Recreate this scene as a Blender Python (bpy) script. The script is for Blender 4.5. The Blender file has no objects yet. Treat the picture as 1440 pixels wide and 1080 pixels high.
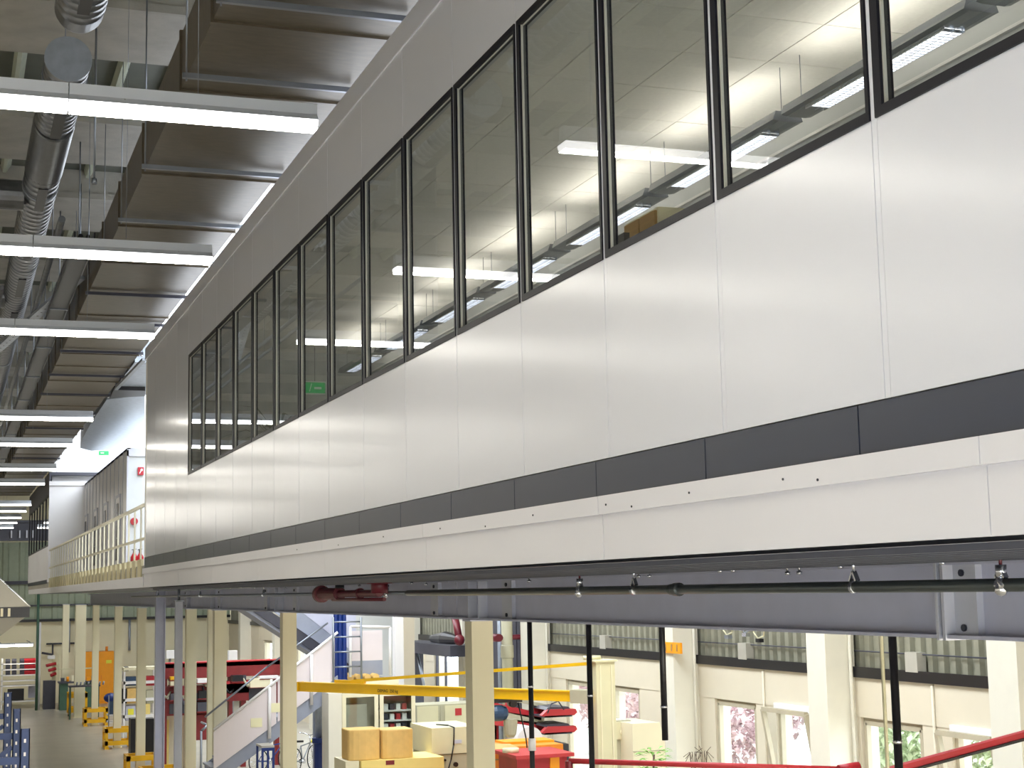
import bpy, bmesh, math, random
from mathutils import Vector, Matrix
random.seed(7)
C = bpy.context.scene
H = 4.95                      # camera (eye) height above the hall floor; z values below are given relative to it
PI = math.pi

# ------------------------------------------------------------------ camera
F_PX = 2205.4
YAW, PIT, ROL = 0.344472560, 0.129347995, -0.0197916561
def _axes():
    cy, sy, cp, sp, cr, sr = math.cos(YAW), math.sin(YAW), math.cos(PIT), math.sin(PIT), math.cos(ROL), math.sin(ROL)
    f = Vector((sy*cp, cy*cp, sp)); r = Vector((cy, -sy, 0)); u = r.cross(f)
    return r*cr + u*sr, -r*sr + u*cr, f
AR, AU, AF = _axes()
cam_d = bpy.data.cameras.new('camera'); cam = bpy.data.objects.new('camera', cam_d); C.collection.objects.link(cam)
cam_d.sensor_width = 36; cam_d.lens = F_PX/1440*36; cam_d.clip_start = 0.05; cam_d.clip_end = 400
cam.matrix_world = Matrix(((AR.x, AU.x, -AF.x, 0), (AR.y, AU.y, -AF.y, 0), (AR.z, AU.z, -AF.z, H), (0, 0, 0, 1)))
C.camera = cam
def at(x, y, X=None, Y=None, Z=None):
    r = AR*((x-720)/F_PX) + AU*((540-y)/F_PX) + AF
    s = X/r.x if X is not None else (Y/r.y if Y is not None else Z/r.z)
    return r*s

# ------------------------------------------------------------------ world, lights, exposure
w = bpy.data.worlds.new('world'); C.world = w; w.use_nodes = True
bg = w.node_tree.nodes['Background']; bg.inputs[0].default_value = (0.86, 0.93, 1.0, 1); bg.inputs[1].default_value = 7.0
C.view_settings.view_transform = 'Standard'; C.view_settings.look = 'None'
C.view_settings.gamma = 1; C.view_settings.use_curve_mapping = False
C.view_settings.exposure = -0.16
def area(name, loc, rot, sx, sy, power, col):
    d = bpy.data.lights.new(name, 'AREA'); d.shape = 'RECTANGLE'; d.size = sx; d.size_y = sy; d.energy = power; d.color = col
    o = bpy.data.objects.new(name, d); C.collection.objects.link(o); o.location = (loc[0], loc[1], loc[2]+H); o.rotation_euler = rot
    return o
DAY = (0.86, 0.92, 1.0)
area('unseen_gable_fill_right', (8.2, -2.8, -2.5), (PI/2, 0, PI), 9.5, 4.0, 2100, (0.95, 0.96, 1.0))   # fill light added behind the camera for the right bay and columns
area('unseen_gable_fill_left', (-2.5, -2.8, -2.6), (PI/2, 0, PI), 8, 3.4, 1350, (0.62, 0.74, 1.0))       # cool fill added behind the camera for the near office wall
area('daylight_left_windows', (-8.9, 20, -2.2), (0, -PI/2, 0), 4.0, 44, 220, DAY)        # window band of the hall's left wall
area('daylight_rooflight', (6.6, 38, 6.9), (0, 0, 0), 4.6, 56, 2800, DAY)                    # rooflight above the right aisle

# ------------------------------------------------------------------ materials
def mat(name, col, rough=0.5, metal=0.0, var=0.06, scale=4.0, bump=0.0, bscale=60.0, spec=0.5, emit=None, estr=0.0, stretch=None):
    m = bpy.data.materials.new(name); m.use_nodes = True; nt = m.node_tree; b = nt.nodes['Principled BSDF']
    b.inputs['Roughness'].default_value = rough; b.inputs['Metallic'].default_value = metal
    b.inputs['Specular IOR Level'].default_value = spec
    tc = nt.nodes.new('ShaderNodeTexCoord'); mp = nt.nodes.new('ShaderNodeMapping'); nt.links.new(tc.outputs['Object'], mp.inputs[0])
    if stretch: mp.inputs['Scale'].default_value = stretch
    n = nt.nodes.new('ShaderNodeTexNoise'); n.inputs['Scale'].default_value = scale; n.inputs['Detail'].default_value = 4
    nt.links.new(mp.outputs[0], n.inputs['Vector'])
    r = nt.nodes.new('ShaderNodeValToRGB')
    lo = [max(0, c*(1-var)) for c in col]; hi = [min(1, c*(1+var)) for c in col]
    r.color_ramp.elements[0].position = .3; r.color_ramp.elements[1].position = .7
    r.color_ramp.elements[0].color = (*lo, 1); r.color_ramp.elements[1].color = (*hi, 1)
    nt.links.new(n.outputs['Fac'], r.inputs[0]); nt.links.new(r.outputs[0], b.inputs['Base Color'])
    if bump:
        n2 = nt.nodes.new('ShaderNodeTexNoise'); n2.inputs['Scale'].default_value = bscale; nt.links.new(tc.outputs['Object'], n2.inputs['Vector'])
        bp = nt.nodes.new('ShaderNodeBump'); bp.inputs['Strength'].default_value = bump; bp.inputs['Distance'].default_value = .01
        nt.links.new(n2.outputs['Fac'], bp.inputs['Height']); nt.links.new(bp.outputs[0], b.inputs['Normal'])
    if emit:
        b.inputs['Emission Color'].default_value = (*emit, 1); b.inputs['Emission Strength'].default_value = estr
    return m
def S(r, g, b):               # sRGB 0-255 -> linear
    f = lambda c: (c/255/12.92) if c/255 <= .04045 else ((c/255+.055)/1.055)**2.4
    return (f(r), f(g), f(b))
def glass_mat(name, tint, boost):
    m = bpy.data.materials.new(name); m.use_nodes = True; nt = m.node_tree; nt.nodes.clear()
    o = nt.nodes.new('ShaderNodeOutputMaterial'); mx = nt.nodes.new('ShaderNodeMixShader')
    t = nt.nodes.new('ShaderNodeBsdfTransparent'); t.inputs[0].default_value = (*tint, 1)
    g = nt.nodes.new('ShaderNodeBsdfGlossy'); g.inputs['Roughness'].default_value = 0.0; g.inputs[0].default_value = (.95, .97, 1, 1)
    ge = nt.nodes.new('ShaderNodeNewGeometry'); dt = nt.nodes.new('ShaderNodeVectorMath'); dt.operation = 'DOT_PRODUCT'
    nt.links.new(ge.outputs['Incoming'], dt.inputs[0]); nt.links.new(ge.outputs['Normal'], dt.inputs[1])
    def mth(op, a, b=None):
        n = nt.nodes.new('ShaderNodeMath'); n.operation = op
        for i, v in enumerate((a, b)):
            if v is None: continue
            if isinstance(v, (int, float)): n.inputs[i].default_value = v
            else: nt.links.new(v, n.inputs[i])
        return n.outputs[0]
    c = mth('ABSOLUTE', dt.outputs['Value']); k = mth('POWER', mth('SUBTRACT', 1.0, c), 5.0)     # Schlick, same from both sides
    fr = mth('MULTIPLY', mth('ADD', mth('MULTIPLY', k, .96), .04), boost); fr = mth('MINIMUM', fr, 1.0)
    nt.links.new(fr, mx.inputs[0])
    nt.links.new(t.outputs[0], mx.inputs[1]); nt.links.new(g.outputs[0], mx.inputs[2]); nt.links.new(mx.outputs[0], o.inputs[0])
    return m
M = {}
M['panel'] = mat('white_coated_panel', S(224, 226, 235), .34, var=.012, scale=1.2, bump=.03, bscale=3)
b_ = M['panel'].node_tree.nodes['Principled BSDF']; b_.inputs['Coat Weight'].default_value = .7; b_.inputs['Coat Roughness'].default_value = .17
M['joint'] = mat('panel_joint_white', S(244, 242, 236), .5, var=.005)
M['fascia'] = mat('cream_fascia_sheet', S(230, 229, 234), .38, var=.015, scale=1.0)
M['band'] = mat('slate_grey_sheet', S(52, 58, 75), .38, var=.03)
b_ = M['band'].node_tree.nodes['Principled BSDF']; b_.inputs['Coat Weight'].default_value = .4; b_.inputs['Coat Roughness'].default_value = .15
M['frame'] = mat('black_anodised_frame', S(20, 20, 30), .45, var=.05, spec=.25)
M['bead'] = mat('pale_glazing_bead', S(180, 180, 170), .4)
M['glass'] = glass_mat('office_glass', (.90, .93, .91), 1.25)
M['wglass'] = glass_mat('window_glass', (.95, .97, .97), 1.0)
M['tile'] = mat('mineral_ceiling_tile', S(233, 230, 222), .85, var=.03, scale=30, bump=.1, bscale=150)
M['officewall'] = mat('office_wall_paint', S(200, 203, 204), .7, var=.02)
M['grid'] = mat('ceiling_grid', S(150, 145, 135), .5)
M['lampbody'] = mat('lamp_housing_white', S(190, 194, 200), .35, var=.02)
M['diffuser'] = mat('lit_lamp_diffuser', (.9, .9, .85), .5, var=0, emit=(1.0, .955, .84), estr=34)
M['bayfill'] = mat('lit_bay_fill', (.9, .9, .85), .5, var=0, emit=(1.0, .94, .76), estr=26)  # emission of the added fill lights in the right bay
M['skirt'] = mat('glowing_lamp_side', (.9, .9, .9), .5, var=0, emit=(1.0, .98, .95), estr=4)
M['louvre'] = mat('office_louvre', S(150, 155, 165), .25, metal=.6, var=.03)
M['officetube'] = mat('office_lit_tube', (.9, .9, .9), .5, var=0, emit=(1.0, .94, .86), estr=15)
M['officedown'] = mat('office_lit_tube_behind_louvre', (.9, .9, .9), .5, var=0, emit=(1.0, .97, .92), estr=4)
M['beamgrey'] = mat('grey_painted_steel', S(192, 194, 212), .45, var=.04, scale=3)
M['plate'] = mat('light_grey_plate', S(196, 198, 208), .45, var=.04)
M['bolt'] = mat('dark_bolt', S(52, 54, 66), .4, metal=.5)
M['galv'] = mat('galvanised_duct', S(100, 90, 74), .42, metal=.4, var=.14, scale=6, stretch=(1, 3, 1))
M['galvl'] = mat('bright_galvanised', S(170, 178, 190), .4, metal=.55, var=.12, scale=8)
M['spiral'] = mat('spiral_duct_metal', S(120, 122, 126), .3, metal=.8, var=.12, scale=8)
M['rail'] = mat('zinc_rail', S(140, 145, 152), .35, metal=.6)
M['concrete'] = mat('concrete', S(168, 164, 154), .85, var=.12, scale=3, bump=.3, bscale=40)
M['deck'] = mat('roof_sheet_green_grey', S(92, 94, 84), .6, var=.1)
M['ribm'] = mat('lit_rib_sheet', S(176, 180, 160), .6, var=.06)  # lit flute sides of the roof sheet, painted paler
M['darkrib'] = mat('dull_rib', S(92, 94, 104), .5)
M['decklow'] = mat('underside_sheet', S(120, 124, 138), .42, metal=.35, var=.08)
M['pipe'] = mat('dark_steel_pipe', S(92, 98, 98), .3, metal=.7, var=.1)
M['chrome'] = mat('bright_chrome', S(225, 228, 235), .15, metal=.95)
M['redpipe'] = mat('dark_red_paint', S(98, 18, 34), .4, var=.12)
M['wframe'] = mat('window_frame_beige', S(184, 174, 150), .5)
M['cream'] = mat('cream_paint', S(228, 220, 188), .55, var=.02, scale=2)
M['creamwall'] = mat('cream_wall_panel', S(218, 208, 186), .6, var=.02, scale=1.5)
M['pilaster'] = mat('pilaster_paint', S(224, 219, 203), .6, var=.02)
M['corr'] = mat('weathered_sheet', S(140, 138, 120), .6, var=.12, scale=5)
M['farsheet'] = mat('far_green_grey_sheet', S(158, 168, 146), .55, var=.06)
M['black'] = mat('black_paint', S(18, 17, 22), .4, var=.05)
M['darkgrey'] = mat('dark_grey_paint', S(66, 66, 76), .5)
M['floor'] = mat('sealed_concrete_floor', S(172, 166, 154), .32, var=.10, scale=.9, bump=.03, bscale=20)
M['blue'] = mat('rack_blue', S(28, 58, 112), .4, var=.12)
M['yellow'] = mat('safety_yellow', S(234, 178, 20), .4, var=.05)
M['jib'] = mat('crane_yellow', S(232, 184, 10), .4, var=.04)
M['orange'] = mat('locker_orange', S(246, 158, 10), .45, var=.04)
M['orange2'] = mat('machine_orange', S(236, 140, 30), .5, var=.08)
M['red'] = mat('machine_red', S(172, 28, 40), .45, var=.12)
M['redarm'] = mat('arm_red', S(184, 48, 52), .45, var=.1)
M['redbeam'] = mat('rust_red_beam', S(124, 30, 32), .5, var=.15, scale=5)
M['white'] = mat('white_paint', S(232, 230, 230), .45, var=.01)
M['stairpanel'] = mat('stair_panel_pinkish_white', S(226, 216, 218), .5, var=.015)
M['steelgrey'] = mat('stair_steel_grey', S(150, 156, 172), .45, var=.05)
M['card'] = mat('cardboard_tan', S(222, 184, 112), .8, var=.06, scale=8)
M['cardlight'] = mat('pale_yellow_board', S(238, 214, 130), .7, var=.04)
M['beige'] = mat('beige_machine_cover', S(214, 208, 172), .5, var=.03)
M['beiged'] = mat('beige_grey_cover', S(180, 176, 150), .5, var=.03)
M['bluebin'] = mat('blue_plastic', S(14, 46, 118), .4, var=.1)
M['steelblue'] = mat('hoist_blue', S(44, 70, 98), .35, var=.15)
M['green'] = mat('machine_green', S(60, 92, 74), .5, var=.1)
M['leaf'] = mat('leaf_green', S(110, 160, 60), .5, var=.25, scale=12)
M['leafd'] = mat('dark_leaf', S(74, 88, 66), .5, var=.2, scale=12)
M['bark'] = mat('bark', S(90, 72, 56), .8, var=.2)
M['bushg'] = mat('washed_out_green_leaves', S(208, 220, 186), .6, var=.25, scale=3)  # green paled so the leaves carry the overexposed daylight outside
M['bushr'] = mat('washed_out_red_leaves', S(234, 208, 212), .6, var=.25, scale=3)  # red likewise bleached towards white for the outdoor overexposure
M['ground'] = mat('outdoor_ground', S(190, 190, 180), .8, var=.1)
M['signgreen'] = mat('exit_sign_green', S(30, 140, 80), .5, emit=S(30, 150, 80), estr=.6)
M['signwhite'] = mat('sign_white', S(240, 240, 240), .5)
M['signred'] = mat('sign_red', S(176, 20, 40), .5, var=.02)
M['paper'] = mat('paper_yellow', S(236, 228, 70), .7, var=.03)
M['note'] = mat('notice_cream', S(236, 230, 190), .7, var=.02)
M['terracotta'] = mat('terracotta_pot', S(160, 90, 60), .8)
M['railcream'] = mat('railing_cream', S(222, 216, 192), .45, var=.03)
M['toe'] = mat('toe_board_yellowish', S(206, 196, 156), .5, var=.05)
M['hood'] = mat('hood_grey', S(176, 172, 160), .5, var=.05)
M['brownwood'] = mat('wooden_cupboard', S(170, 132, 76), .6, var=.12, stretch=(1, 1, 8))
M['rubber'] = mat('tyre_rubber', S(24, 24, 28), .7)

# ------------------------------------------------------------------ mesh helpers
class MB:
    def __init__(s): s.v = []; s.f = []; s.sm = []
    def add(s, vs, fs, smooth=False):
        o = len(s.v); s.v += [tuple(p) for p in vs]; s.f += [tuple(i+o for i in f) for f in fs]; s.sm += [smooth]*len(fs); return s
    def box(s, x0, x1, y0, y1, z0, z1):
        if x0 > x1: x0, x1 = x1, x0
        if y0 > y1: y0, y1 = y1, y0
        if z0 > z1: z0, z1 = z1, z0
        v = [(x, y, z) for z in (z0, z1) for y in (y0, y1) for x in (x0, x1)]
        return s.add(v, [(0, 2, 3, 1), (4, 5, 7, 6), (0, 1, 5, 4), (2, 6, 7, 3), (0, 4, 6, 2), (1, 3, 7, 5)])
    def frame(s, p, q):
        d = (Vector(q)-Vector(p)).normalized()
        a = Vector((0, 0, 1)) if abs(d.z) < .95 else Vector((0, 1, 0))
        u = d.cross(a).normalized(); return d, u, u.cross(d)
    def bar(s, p, q, wd, h):      # rectangular bar, wd sideways, h upwards
        p, q = Vector(p), Vector(q); d, u, n = s.frame(p, q)
        vs = [c + u*a*wd/2 + n*b*h/2 for c in (p, q) for a, b in ((-1, -1), (1, -1), (1, 1), (-1, 1))]
        return s.add(vs, [(0, 1, 2, 3), (7, 6, 5, 4), (0, 4, 5, 1), (1, 5, 6, 2), (2, 6, 7, 3), (3, 7, 4, 0)])
    def cyl(s, p, q, r, n=12, r2=None, cap=True):
        p, q = Vector(p), Vector(q); d, u, k = s.frame(p, q); r2 = r if r2 is None else r2
        vs = [c + (u*math.cos(2*PI*i/n) + k*math.sin(2*PI*i/n))*rr for c, rr in ((p, r), (q, r2)) for i in range(n)]
        s.add(vs, [(i, (i+1) % n, n+(i+1) % n, n+i) for i in range(n)], True)
        if cap: o = len(s.v)-2*n; s.f += [tuple(o+i for i in reversed(range(n))), tuple(o+n+i for i in range(n))]; s.sm += [False, False]
        return s
    def tube(s, pts, r, n=8):
        for a, b in zip(pts[:-1], pts[1:]): s.cyl(a, b, r, n)
        return s
    def lathe(s, p, q, prof, n=20):   # prof: (t along p->q in metres, radius)
        p, q = Vector(p), Vector(q); d, u, k = s.frame(p, q); vs = []; fs = []
        for t, r in prof: vs += [p + d*t + (u*math.cos(2*PI*i/n) + k*math.sin(2*PI*i/n))*r for i in range(n)]
        for j in range(len(prof)-1): fs += [(j*n+i, j*n+(i+1) % n, (j+1)*n+(i+1) % n, (j+1)*n+i) for i in range(n)]
        s.add(vs, fs, len(prof) > 16); o = len(s.v)-len(vs)
        s.f += [tuple(o+i for i in reversed(range(n))), tuple(o+(len(prof)-1)*n+i for i in range(n))]; s.sm += [False, False]
        return s
    def prism(s, poly, ax, a, b):
        n = len(poly); f = {'x': lambda t, c: (c, t[0], t[1]), 'y': lambda t, c: (t[0], c, t[1]), 'z': lambda t, c: (t[0], t[1], c)}[ax]
        vs = [f(t, a) for t in poly] + [f(t, b) for t in poly]
        return s.add(vs, [tuple(range(n)), tuple(reversed(range(n, 2*n)))] + [(i, n+i, n+(i+1) % n, (i+1) % n) for i in range(n)])
    def ball(s, c, r, n=10, sz=1.0):
        c = Vector(c); m = n//2+1; vs = []; fs = []
        for j in range(m+1):
            th = PI*j/m
            vs += [c + Vector((r*math.sin(th)*math.cos(2*PI*i/n), r*math.sin(th)*math.sin(2*PI*i/n), r*sz*math.cos(th))) for i in range(n)]
        for j in range(m): fs += [(j*n+i, (j+1)*n+i, (j+1)*n+(i+1) % n, j*n+(i+1) % n) for i in range(n)]
        return s.add(vs, fs, True)
    def leaf(s, p, d, ln, wd, up=Vector((0, 0, 1)), droop=.3):
        p, d = Vector(p), Vector(d).normalized(); sd = d.cross(up)
        sd = sd.normalized() if sd.length > 1e-3 else Vector((1, 0, 0))
        a = p; b = p + d*ln*.5; c = p + d*ln - up*ln*droop
        return s.add([a, b-sd*wd/2, c, b+sd*wd/2, b+up*.15*wd], [(0, 1, 4), (1, 2, 4), (2, 3, 4), (3, 0, 4)])
def mesh_of(mb, name, m, org):
    me = bpy.data.meshes.new(name); me.from_pydata([(x-org[0], y-org[1], z-org[2]) for x, y, z in mb.v], [], mb.f)
    me.polygons.foreach_set('use_smooth', mb.sm)
    bm = bmesh.new(); bm.from_mesh(me); bmesh.ops.recalc_face_normals(bm, faces=bm.faces); bm.to_mesh(me); bm.free()
    me.materials.append(m); return me
def link(name, me, loc, parent=None, label=None, kind=None, cat=None, group=None):
    o = bpy.data.objects.new(name, me); C.collection.objects.link(o)
    if parent:
        o.parent = parent; pw = parent['_w'] if '_w' in parent else (0, 0, 0)
        o.location = (loc[0]-pw[0], loc[1]-pw[1], loc[2]-pw[2])
    else: o.location = (loc[0], loc[1], loc[2]+H)
    o['_w'] = tuple(loc)
    if label: o['label'] = label
    if kind: o['kind'] = kind
    if cat: o['category'] = cat
    if group: o['group'] = group
    return o
def base(mb):
    xs, ys, zs = zip(*mb.v); return ((min(xs)+max(xs))/2, (min(ys)+max(ys))/2, min(zs))
def part(name, mb, m, parent=None, label=None, kind=None, cat=None, group=None):
    m = M[m] if isinstance(m, str) else m; b = base(mb)
    return link(name, mesh_of(mb, name, m, b), b, parent, label, kind, cat, group)
def solo(name, mb, m, label, cat, group=None): return part(name, mb, m, None, label, None, cat, group)
def struct(name, mb, m, label=None): return part(name, mb, m, None, label, 'structure')
def thing(name, label, cat, loc, group=None, kind=None): return link(name, None, loc, None, label, kind, cat, group)
def kids(o): return [c for c in C.collection.objects if c.parent == o]
def dup(o, dx, dy, dz, label=None, parent=None):
    c = o.copy(); C.collection.objects.link(c)
    if parent: c.parent = parent
    else:
        c.location = (o.location[0]+dx, o.location[1]+dy, o.location[2]+dz); a = o['_w']; c['_w'] = (a[0]+dx, a[1]+dy, a[2]+dz)
        if label: c['label'] = label
    for k in kids(o): dup(k, 0, 0, 0, None, c)
    return c
def B(*a): return MB().box(*a)
def corr_y(y0, y1, x, z0, z1, pitch, dep, th=.02):   # sheet in the YZ plane with vertical ribs
    mb = MB(); n = int((y1-y0)/pitch); p = (y1-y0)/n; prof = []
    for i in range(n): prof += [(y0+i*p, 0), (y0+i*p+.42*p, 0), (y0+i*p+.5*p, dep), (y0+i*p+.92*p, dep)]
    prof.append((y1, 0))
    poly = [(x+d, y) for y, d in prof] + [(x+d+th, y) for y, d in reversed(prof)]
    k = len(prof); vs = []; fs = []
    for z in (z0, z1): vs += [(a, b, z) for a, b in poly]
    for i in range(k-1): fs.append((i, i+1, 2*k+i+1, 2*k+i))
    for i in range(k, 2*k-1): fs.append((i, i+1, 2*k+i+1, 2*k+i))
    return mb.add(vs, fs)
def corr_x(x0, x1, y0, y1, z, pitch, dep, vertical=False, z1=0):   # ribs running along Y (flat sheet) or vertical sheet facing Y
    mb = MB(); n = max(1, int((x1-x0)/pitch)); p = (x1-x0)/n; prof = []
    for i in range(n): prof += [(x0+i*p, 0), (x0+i*p+.25*p, 0), (x0+i*p+.35*p, dep), (x0+i*p+.9*p, dep)]
    prof.append((x1, 0)); k = len(prof)
    if vertical: vs = [(a, y0+d, z) for a, d in prof] + [(a, y0+d, z1) for a, d in prof]
    else: vs = [(a, y0, z+d) for a, d in prof] + [(a, y1, z+d) for a, d in prof]
    return mb.add(vs, [(i, i+1, k+i+1, k+i) for i in range(k-1)])

FL = -H
# ================================================================== SETTING
flo = struct('floor', B(-10, 13.4, -3, 78.3, FL-.15, FL), 'floor')
wl = struct('wall_left', B(-9.3, -9.05, -3, 78.3, FL, 6.6), 'creamwall')
wb = struct('wall_back', B(-9.3, 13.4, -3.2, -3, FL, 6.6), 'creamwall')
# far wall
wf = struct('wall_far', B(-9.3, 13.4, 78.05, 78.3, FL, 6.6), 'cream')
part('upper_sheet', corr_x(-9, 13, 77.9, 0, -1.05, .75, .06, True, 2.6), 'farsheet', wf)
part('dark_ledge', B(-9, 13, 77.7, 78, -1.14, -1.02), 'black', wf)
part('rail', B(-9, 13, 77.75, 77.9, -.42, -.34), 'darkgrey', wf)
part('rail', B(-9, 13, 77.75, 77.9, .62, .78), 'darkgrey', wf)
for x in (5.4, 8.2, 9.6): part('downpipe', MB().cyl((x, 77.8, -1.1), (x, 77.8, -2.6), .06), 'galvl', wf)
# right wall with windows
WX = 13.0
pil = [(16.5, 17.1), (21.06, 21.62), (26.4, 26.85), (34.0, 34.6)]
wins = [(17.3, 18.66, 1), (19.35, 20.96, 0), (22.0, 23.56, 1), (24.25, 25.79, 0), (29.08, 30.48, 0), (31.56, 33.07, 0), (40.4, 43.2, 2),
        (47.0, 48.2, 0), (53.0, 54.6, 0), (60, 62, 0), (67, 69, 0)]
HD, SL = -2.03, -4.1
wr = struct('wall_right', B(WX, WX+.3, -3, 78.1, FL, SL), 'creamwall')
ys = [-3] + [v for wn in wins for v in wn[:2]] + [78.1]
for i in range(0, len(ys), 2):
    part('pier', B(WX, WX+.3, ys[i], ys[i+1], SL, HD), 'creamwall', wr)
seams = [-3, 3, 8, 12, 16.8, 19.02, 21.34, 23.9, 26.6, 30.95, 34.3, 38, 44, 50, 56, 62, 70, 78.1]
for a, b in zip(seams[:-1], seams[1:]):
    if a == 38: part('wall_panel', B(WX-.012, WX+.3, a+.012, 40.4, HD, -1.44), 'creamwall', wr); a = 43.2
    part('wall_panel', B(WX-.012, WX+.3, a+.012, b-.012, HD, -1.44), 'creamwall', wr)
for y in seams[4:11]:
    part('joint_strip', MB().cyl((WX-.03, y, SL), (WX-.03, y, -1.47), .022, 8), 'creamwall', wr)
part('steel_ledge', MB().box(WX-.06, WX+.25, -3, 78.1, -1.44, -1.36).box(WX-.06, WX-.04, -3, 78.1, -1.36, -1.28), 'black', wr)
part('upper_sheet', corr_y(-3, 78, WX+.08, -1.36, 6.6, .27, .07), 'corr', wr)
part('cable', MB().cyl((WX+.03, 16, -1.05), (WX+.03, 34, -1.05), .012, 6), 'darkgrey', wr)
for y in (19.3, 24.4, 30.6): part('junction_box', B(WX-.07, WX+.08, y, y+.3, -1.3, -1.02), 'hood', wr)
for i, (a, b) in enumerate(pil + [(39.0, 39.4), (44.6, 45.0), (51, 51.5), (57, 57.5), (64, 64.5), (72, 72.5)]):
    p = part('pilaster', B(12.5, WX, a, b, FL, 3.0), 'pilaster', wr)
    if i < 4:
        for k in (0, .16): part('bolt', MB().cyl((12.62+k, a-.015, -.72), (12.62+k, a, -.72), .025, 8), 'bolt', p)
        part('conduit', MB().cyl((12.9, a-.05, FL), (12.9, a-.05, 2.5), .03, 8), 'pilaster', p)
HD0 = HD
for i, (a, b, k) in enumerate(wins):
    HD = -1.46 if k == 2 else HD0
    wn = struct('window_%d' % (i+1), MB().box(WX+.05, WX+.13, a, a+.07, SL, HD).box(WX+.05, WX+.13, b-.07, b, SL, HD).box(WX+.05, WX+.13, a+.07, b-.07, SL, SL+.07).box(WX+.05, WX+.13, a+.07, b-.07, HD-.07, HD), 'wframe')
    part('window_sill', B(WX-.1, WX+.25, a-.03, b+.03, SL-.05, SL), 'white', wn)
    tilt = .16 if k == 1 else 0
    def P(y, z, x): t = (z-SL)/(HD-SL); return (x-tilt*2.2*t, y, z)
    a2, b2, s2, h2 = a+.08, b-.08, SL+.08, HD-.08+(.05 if tilt else 0)
    sm = MB(); x = WX+.06
    for (y0, z0, y1, z1) in ((a2, s2, a2, h2), (b2, s2, b2, h2), (a2, s2, b2, s2), (a2, h2, b2, h2)): sm.bar(P(y0, z0, x), P(y1, z1, x), .07, .07)
    if k == 2: sm.bar(P((a2+b2)/2+.5, s2, x), P((a2+b2)/2+.5, h2, x), .06, .06)
    sh = part('sash', sm, 'wframe' if k != 2 else 'darkgrey', wn)
    g = MB(); g.add([P(a2, s2, x), P(b2, s2, x), P(b2, h2, x), P(a2, h2, x)], [(0, 1, 2, 3)])
    part('pane', g, 'wglass', sh)
    if k == 1: part('opener_rail', MB().box(WX-.07, WX+.02, a+.05, b-.05, HD-.04, HD+.06), 'white', wn)
# roof: concrete beams, sheets, rooflight opening
ce = struct('ceiling', MB().box(-9.3, 3.9, -3.2, 78.3, 6.62, 6.75).box(9.2, 13.4, -3.2, 78.3, 6.62, 6.75).box(3.9, 9.2, -3.2, 9.5, 6.62, 6.75).box(3.9, 9.2, 66.5, 78.3, 6.62, 6.75), 'deck')
by = [(2, 3.6), (6.6, 8.3), (11.3, 13), (15.9, 17.6), (20, 22.1), (24.0, 26.3), (28.7, 30.8), (33.4, 35.5), (38, 40), (42.5, 44.5), (47, 49), (51.5, 53.5), (56, 58), (60.5, 62.5), (65, 67), (69.5, 71.5), (74, 76)]
for a, b in by:
    part('concrete_beam', MB().box(-9.2, 3.9, a, b, 6.0, 6.5).box(-9.2, 3.9, a-.04, a+.02, 5.97, 6.06), 'concrete', ce)
for (a, b), (c, d) in zip(by[:-1], by[1:]):
    part('roof_sheet', B(-9.2, 3.9, b-.1, c+.1, 6.42, 6.45), 'deck', ce)
    if b > 7: 
        for k in range(22 if b < 30 else 8):
            x = 3.6-k*.6; part('rib', MB().prism([(x, 6.30), (x+.05, 6.30), (x+.12, 6.42), (x-.03, 6.42)], 'y', b-.05, c+.05), 'ribm', ce)
part('rooflight_kerb', MB().box(3.88, 3.98, 9.5, 66.5, 6.0, 6.95).box(9.1, 9.2, 9.5, 66.5, 6.0, 6.95), 'white', ce)

# ================================================================== OFFICE BOX (raised)
X0, YE = 2.96, 26.1
PT = 1.185; MY = [4.49 + PT*k for k in range(-2, 15)]     # far edges of the windows
off = thing('raised_office', 'long white raised office box with a row of tall dark framed windows', 'building', (X0+1.3, 14, .12))
ZB1, ZB0, ZS, ZW, ZT = .61, .435, 1.575, 3.19, 4.03
# panels
def panel_mesh(z0, z1, wd): return mesh_of(MB().box(0, .05, 0, wd, 0, z1-z0), 'panel', M['panel'], (0, 0, 0))
low = panel_mesh(ZB1, ZS, PT-.038); up = panel_mesh(ZW, ZT-.18, PT-.038); full = panel_mesh(ZB1, ZT-.18, PT-.038)
def joint_mesh(z0, z1): return mesh_of(MB().box(.001, .05, 0, .031, 0, z1-z0), 'joint_strip', M['panel'], (0, 0, 0))
jlow = joint_mesh(ZB1, ZS); jup = joint_mesh(ZW, ZT-.18); jfull = joint_mesh(ZB1, ZT-.18)
part('rear_sheet', MB().box(X0+.006, X0+.05, .95, YE-.01, ZB1, ZS-.003).box(X0+.006, X0+.05, .95, YE-.01, ZW+.003, ZT-.19).box(X0+.006, X0+.05, MY[-1]+.04, YE-.01, ZS-.003, ZW+.003), 'joint', off)
mull = mesh_of(MB().box(0, .05, 0, .034, 0, ZW-ZS), 'mullion', M['panel'], (0, 0, 0))
for y in MY:
    link('panel', low, (X0, y-PT+.036, ZB1), off); link('panel', up, (X0, y-PT+.036, ZW), off)
    link('joint_strip', jlow, (X0, y-PT+.0015, ZB1), off); link('joint_strip', jup, (X0, y-PT+.0015, ZW), off)
    link('mullion', mull, (X0, y-PT, ZS), off)
yy = MY[-1]+.036
link('mullion', mull, (X0, MY[-1], ZS), off)
while yy < YE-.3:
    wd = min(PT, YE-yy)
    link('panel', full if wd > PT-.01 else panel_mesh(ZB1, ZT-.18, wd-.005), (X0, yy, ZB1), off); link('joint_strip', jfull, (X0, yy-.0345, ZB1), off); yy += PT
part('top_trim', MB().box(X0-.012, X0+.08, .9, YE, ZT-.185, ZT), 'panel', off)
part('near_wall', B(X0, 5.7, .9, 1.0, .13, ZT), 'panel', off)
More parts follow.
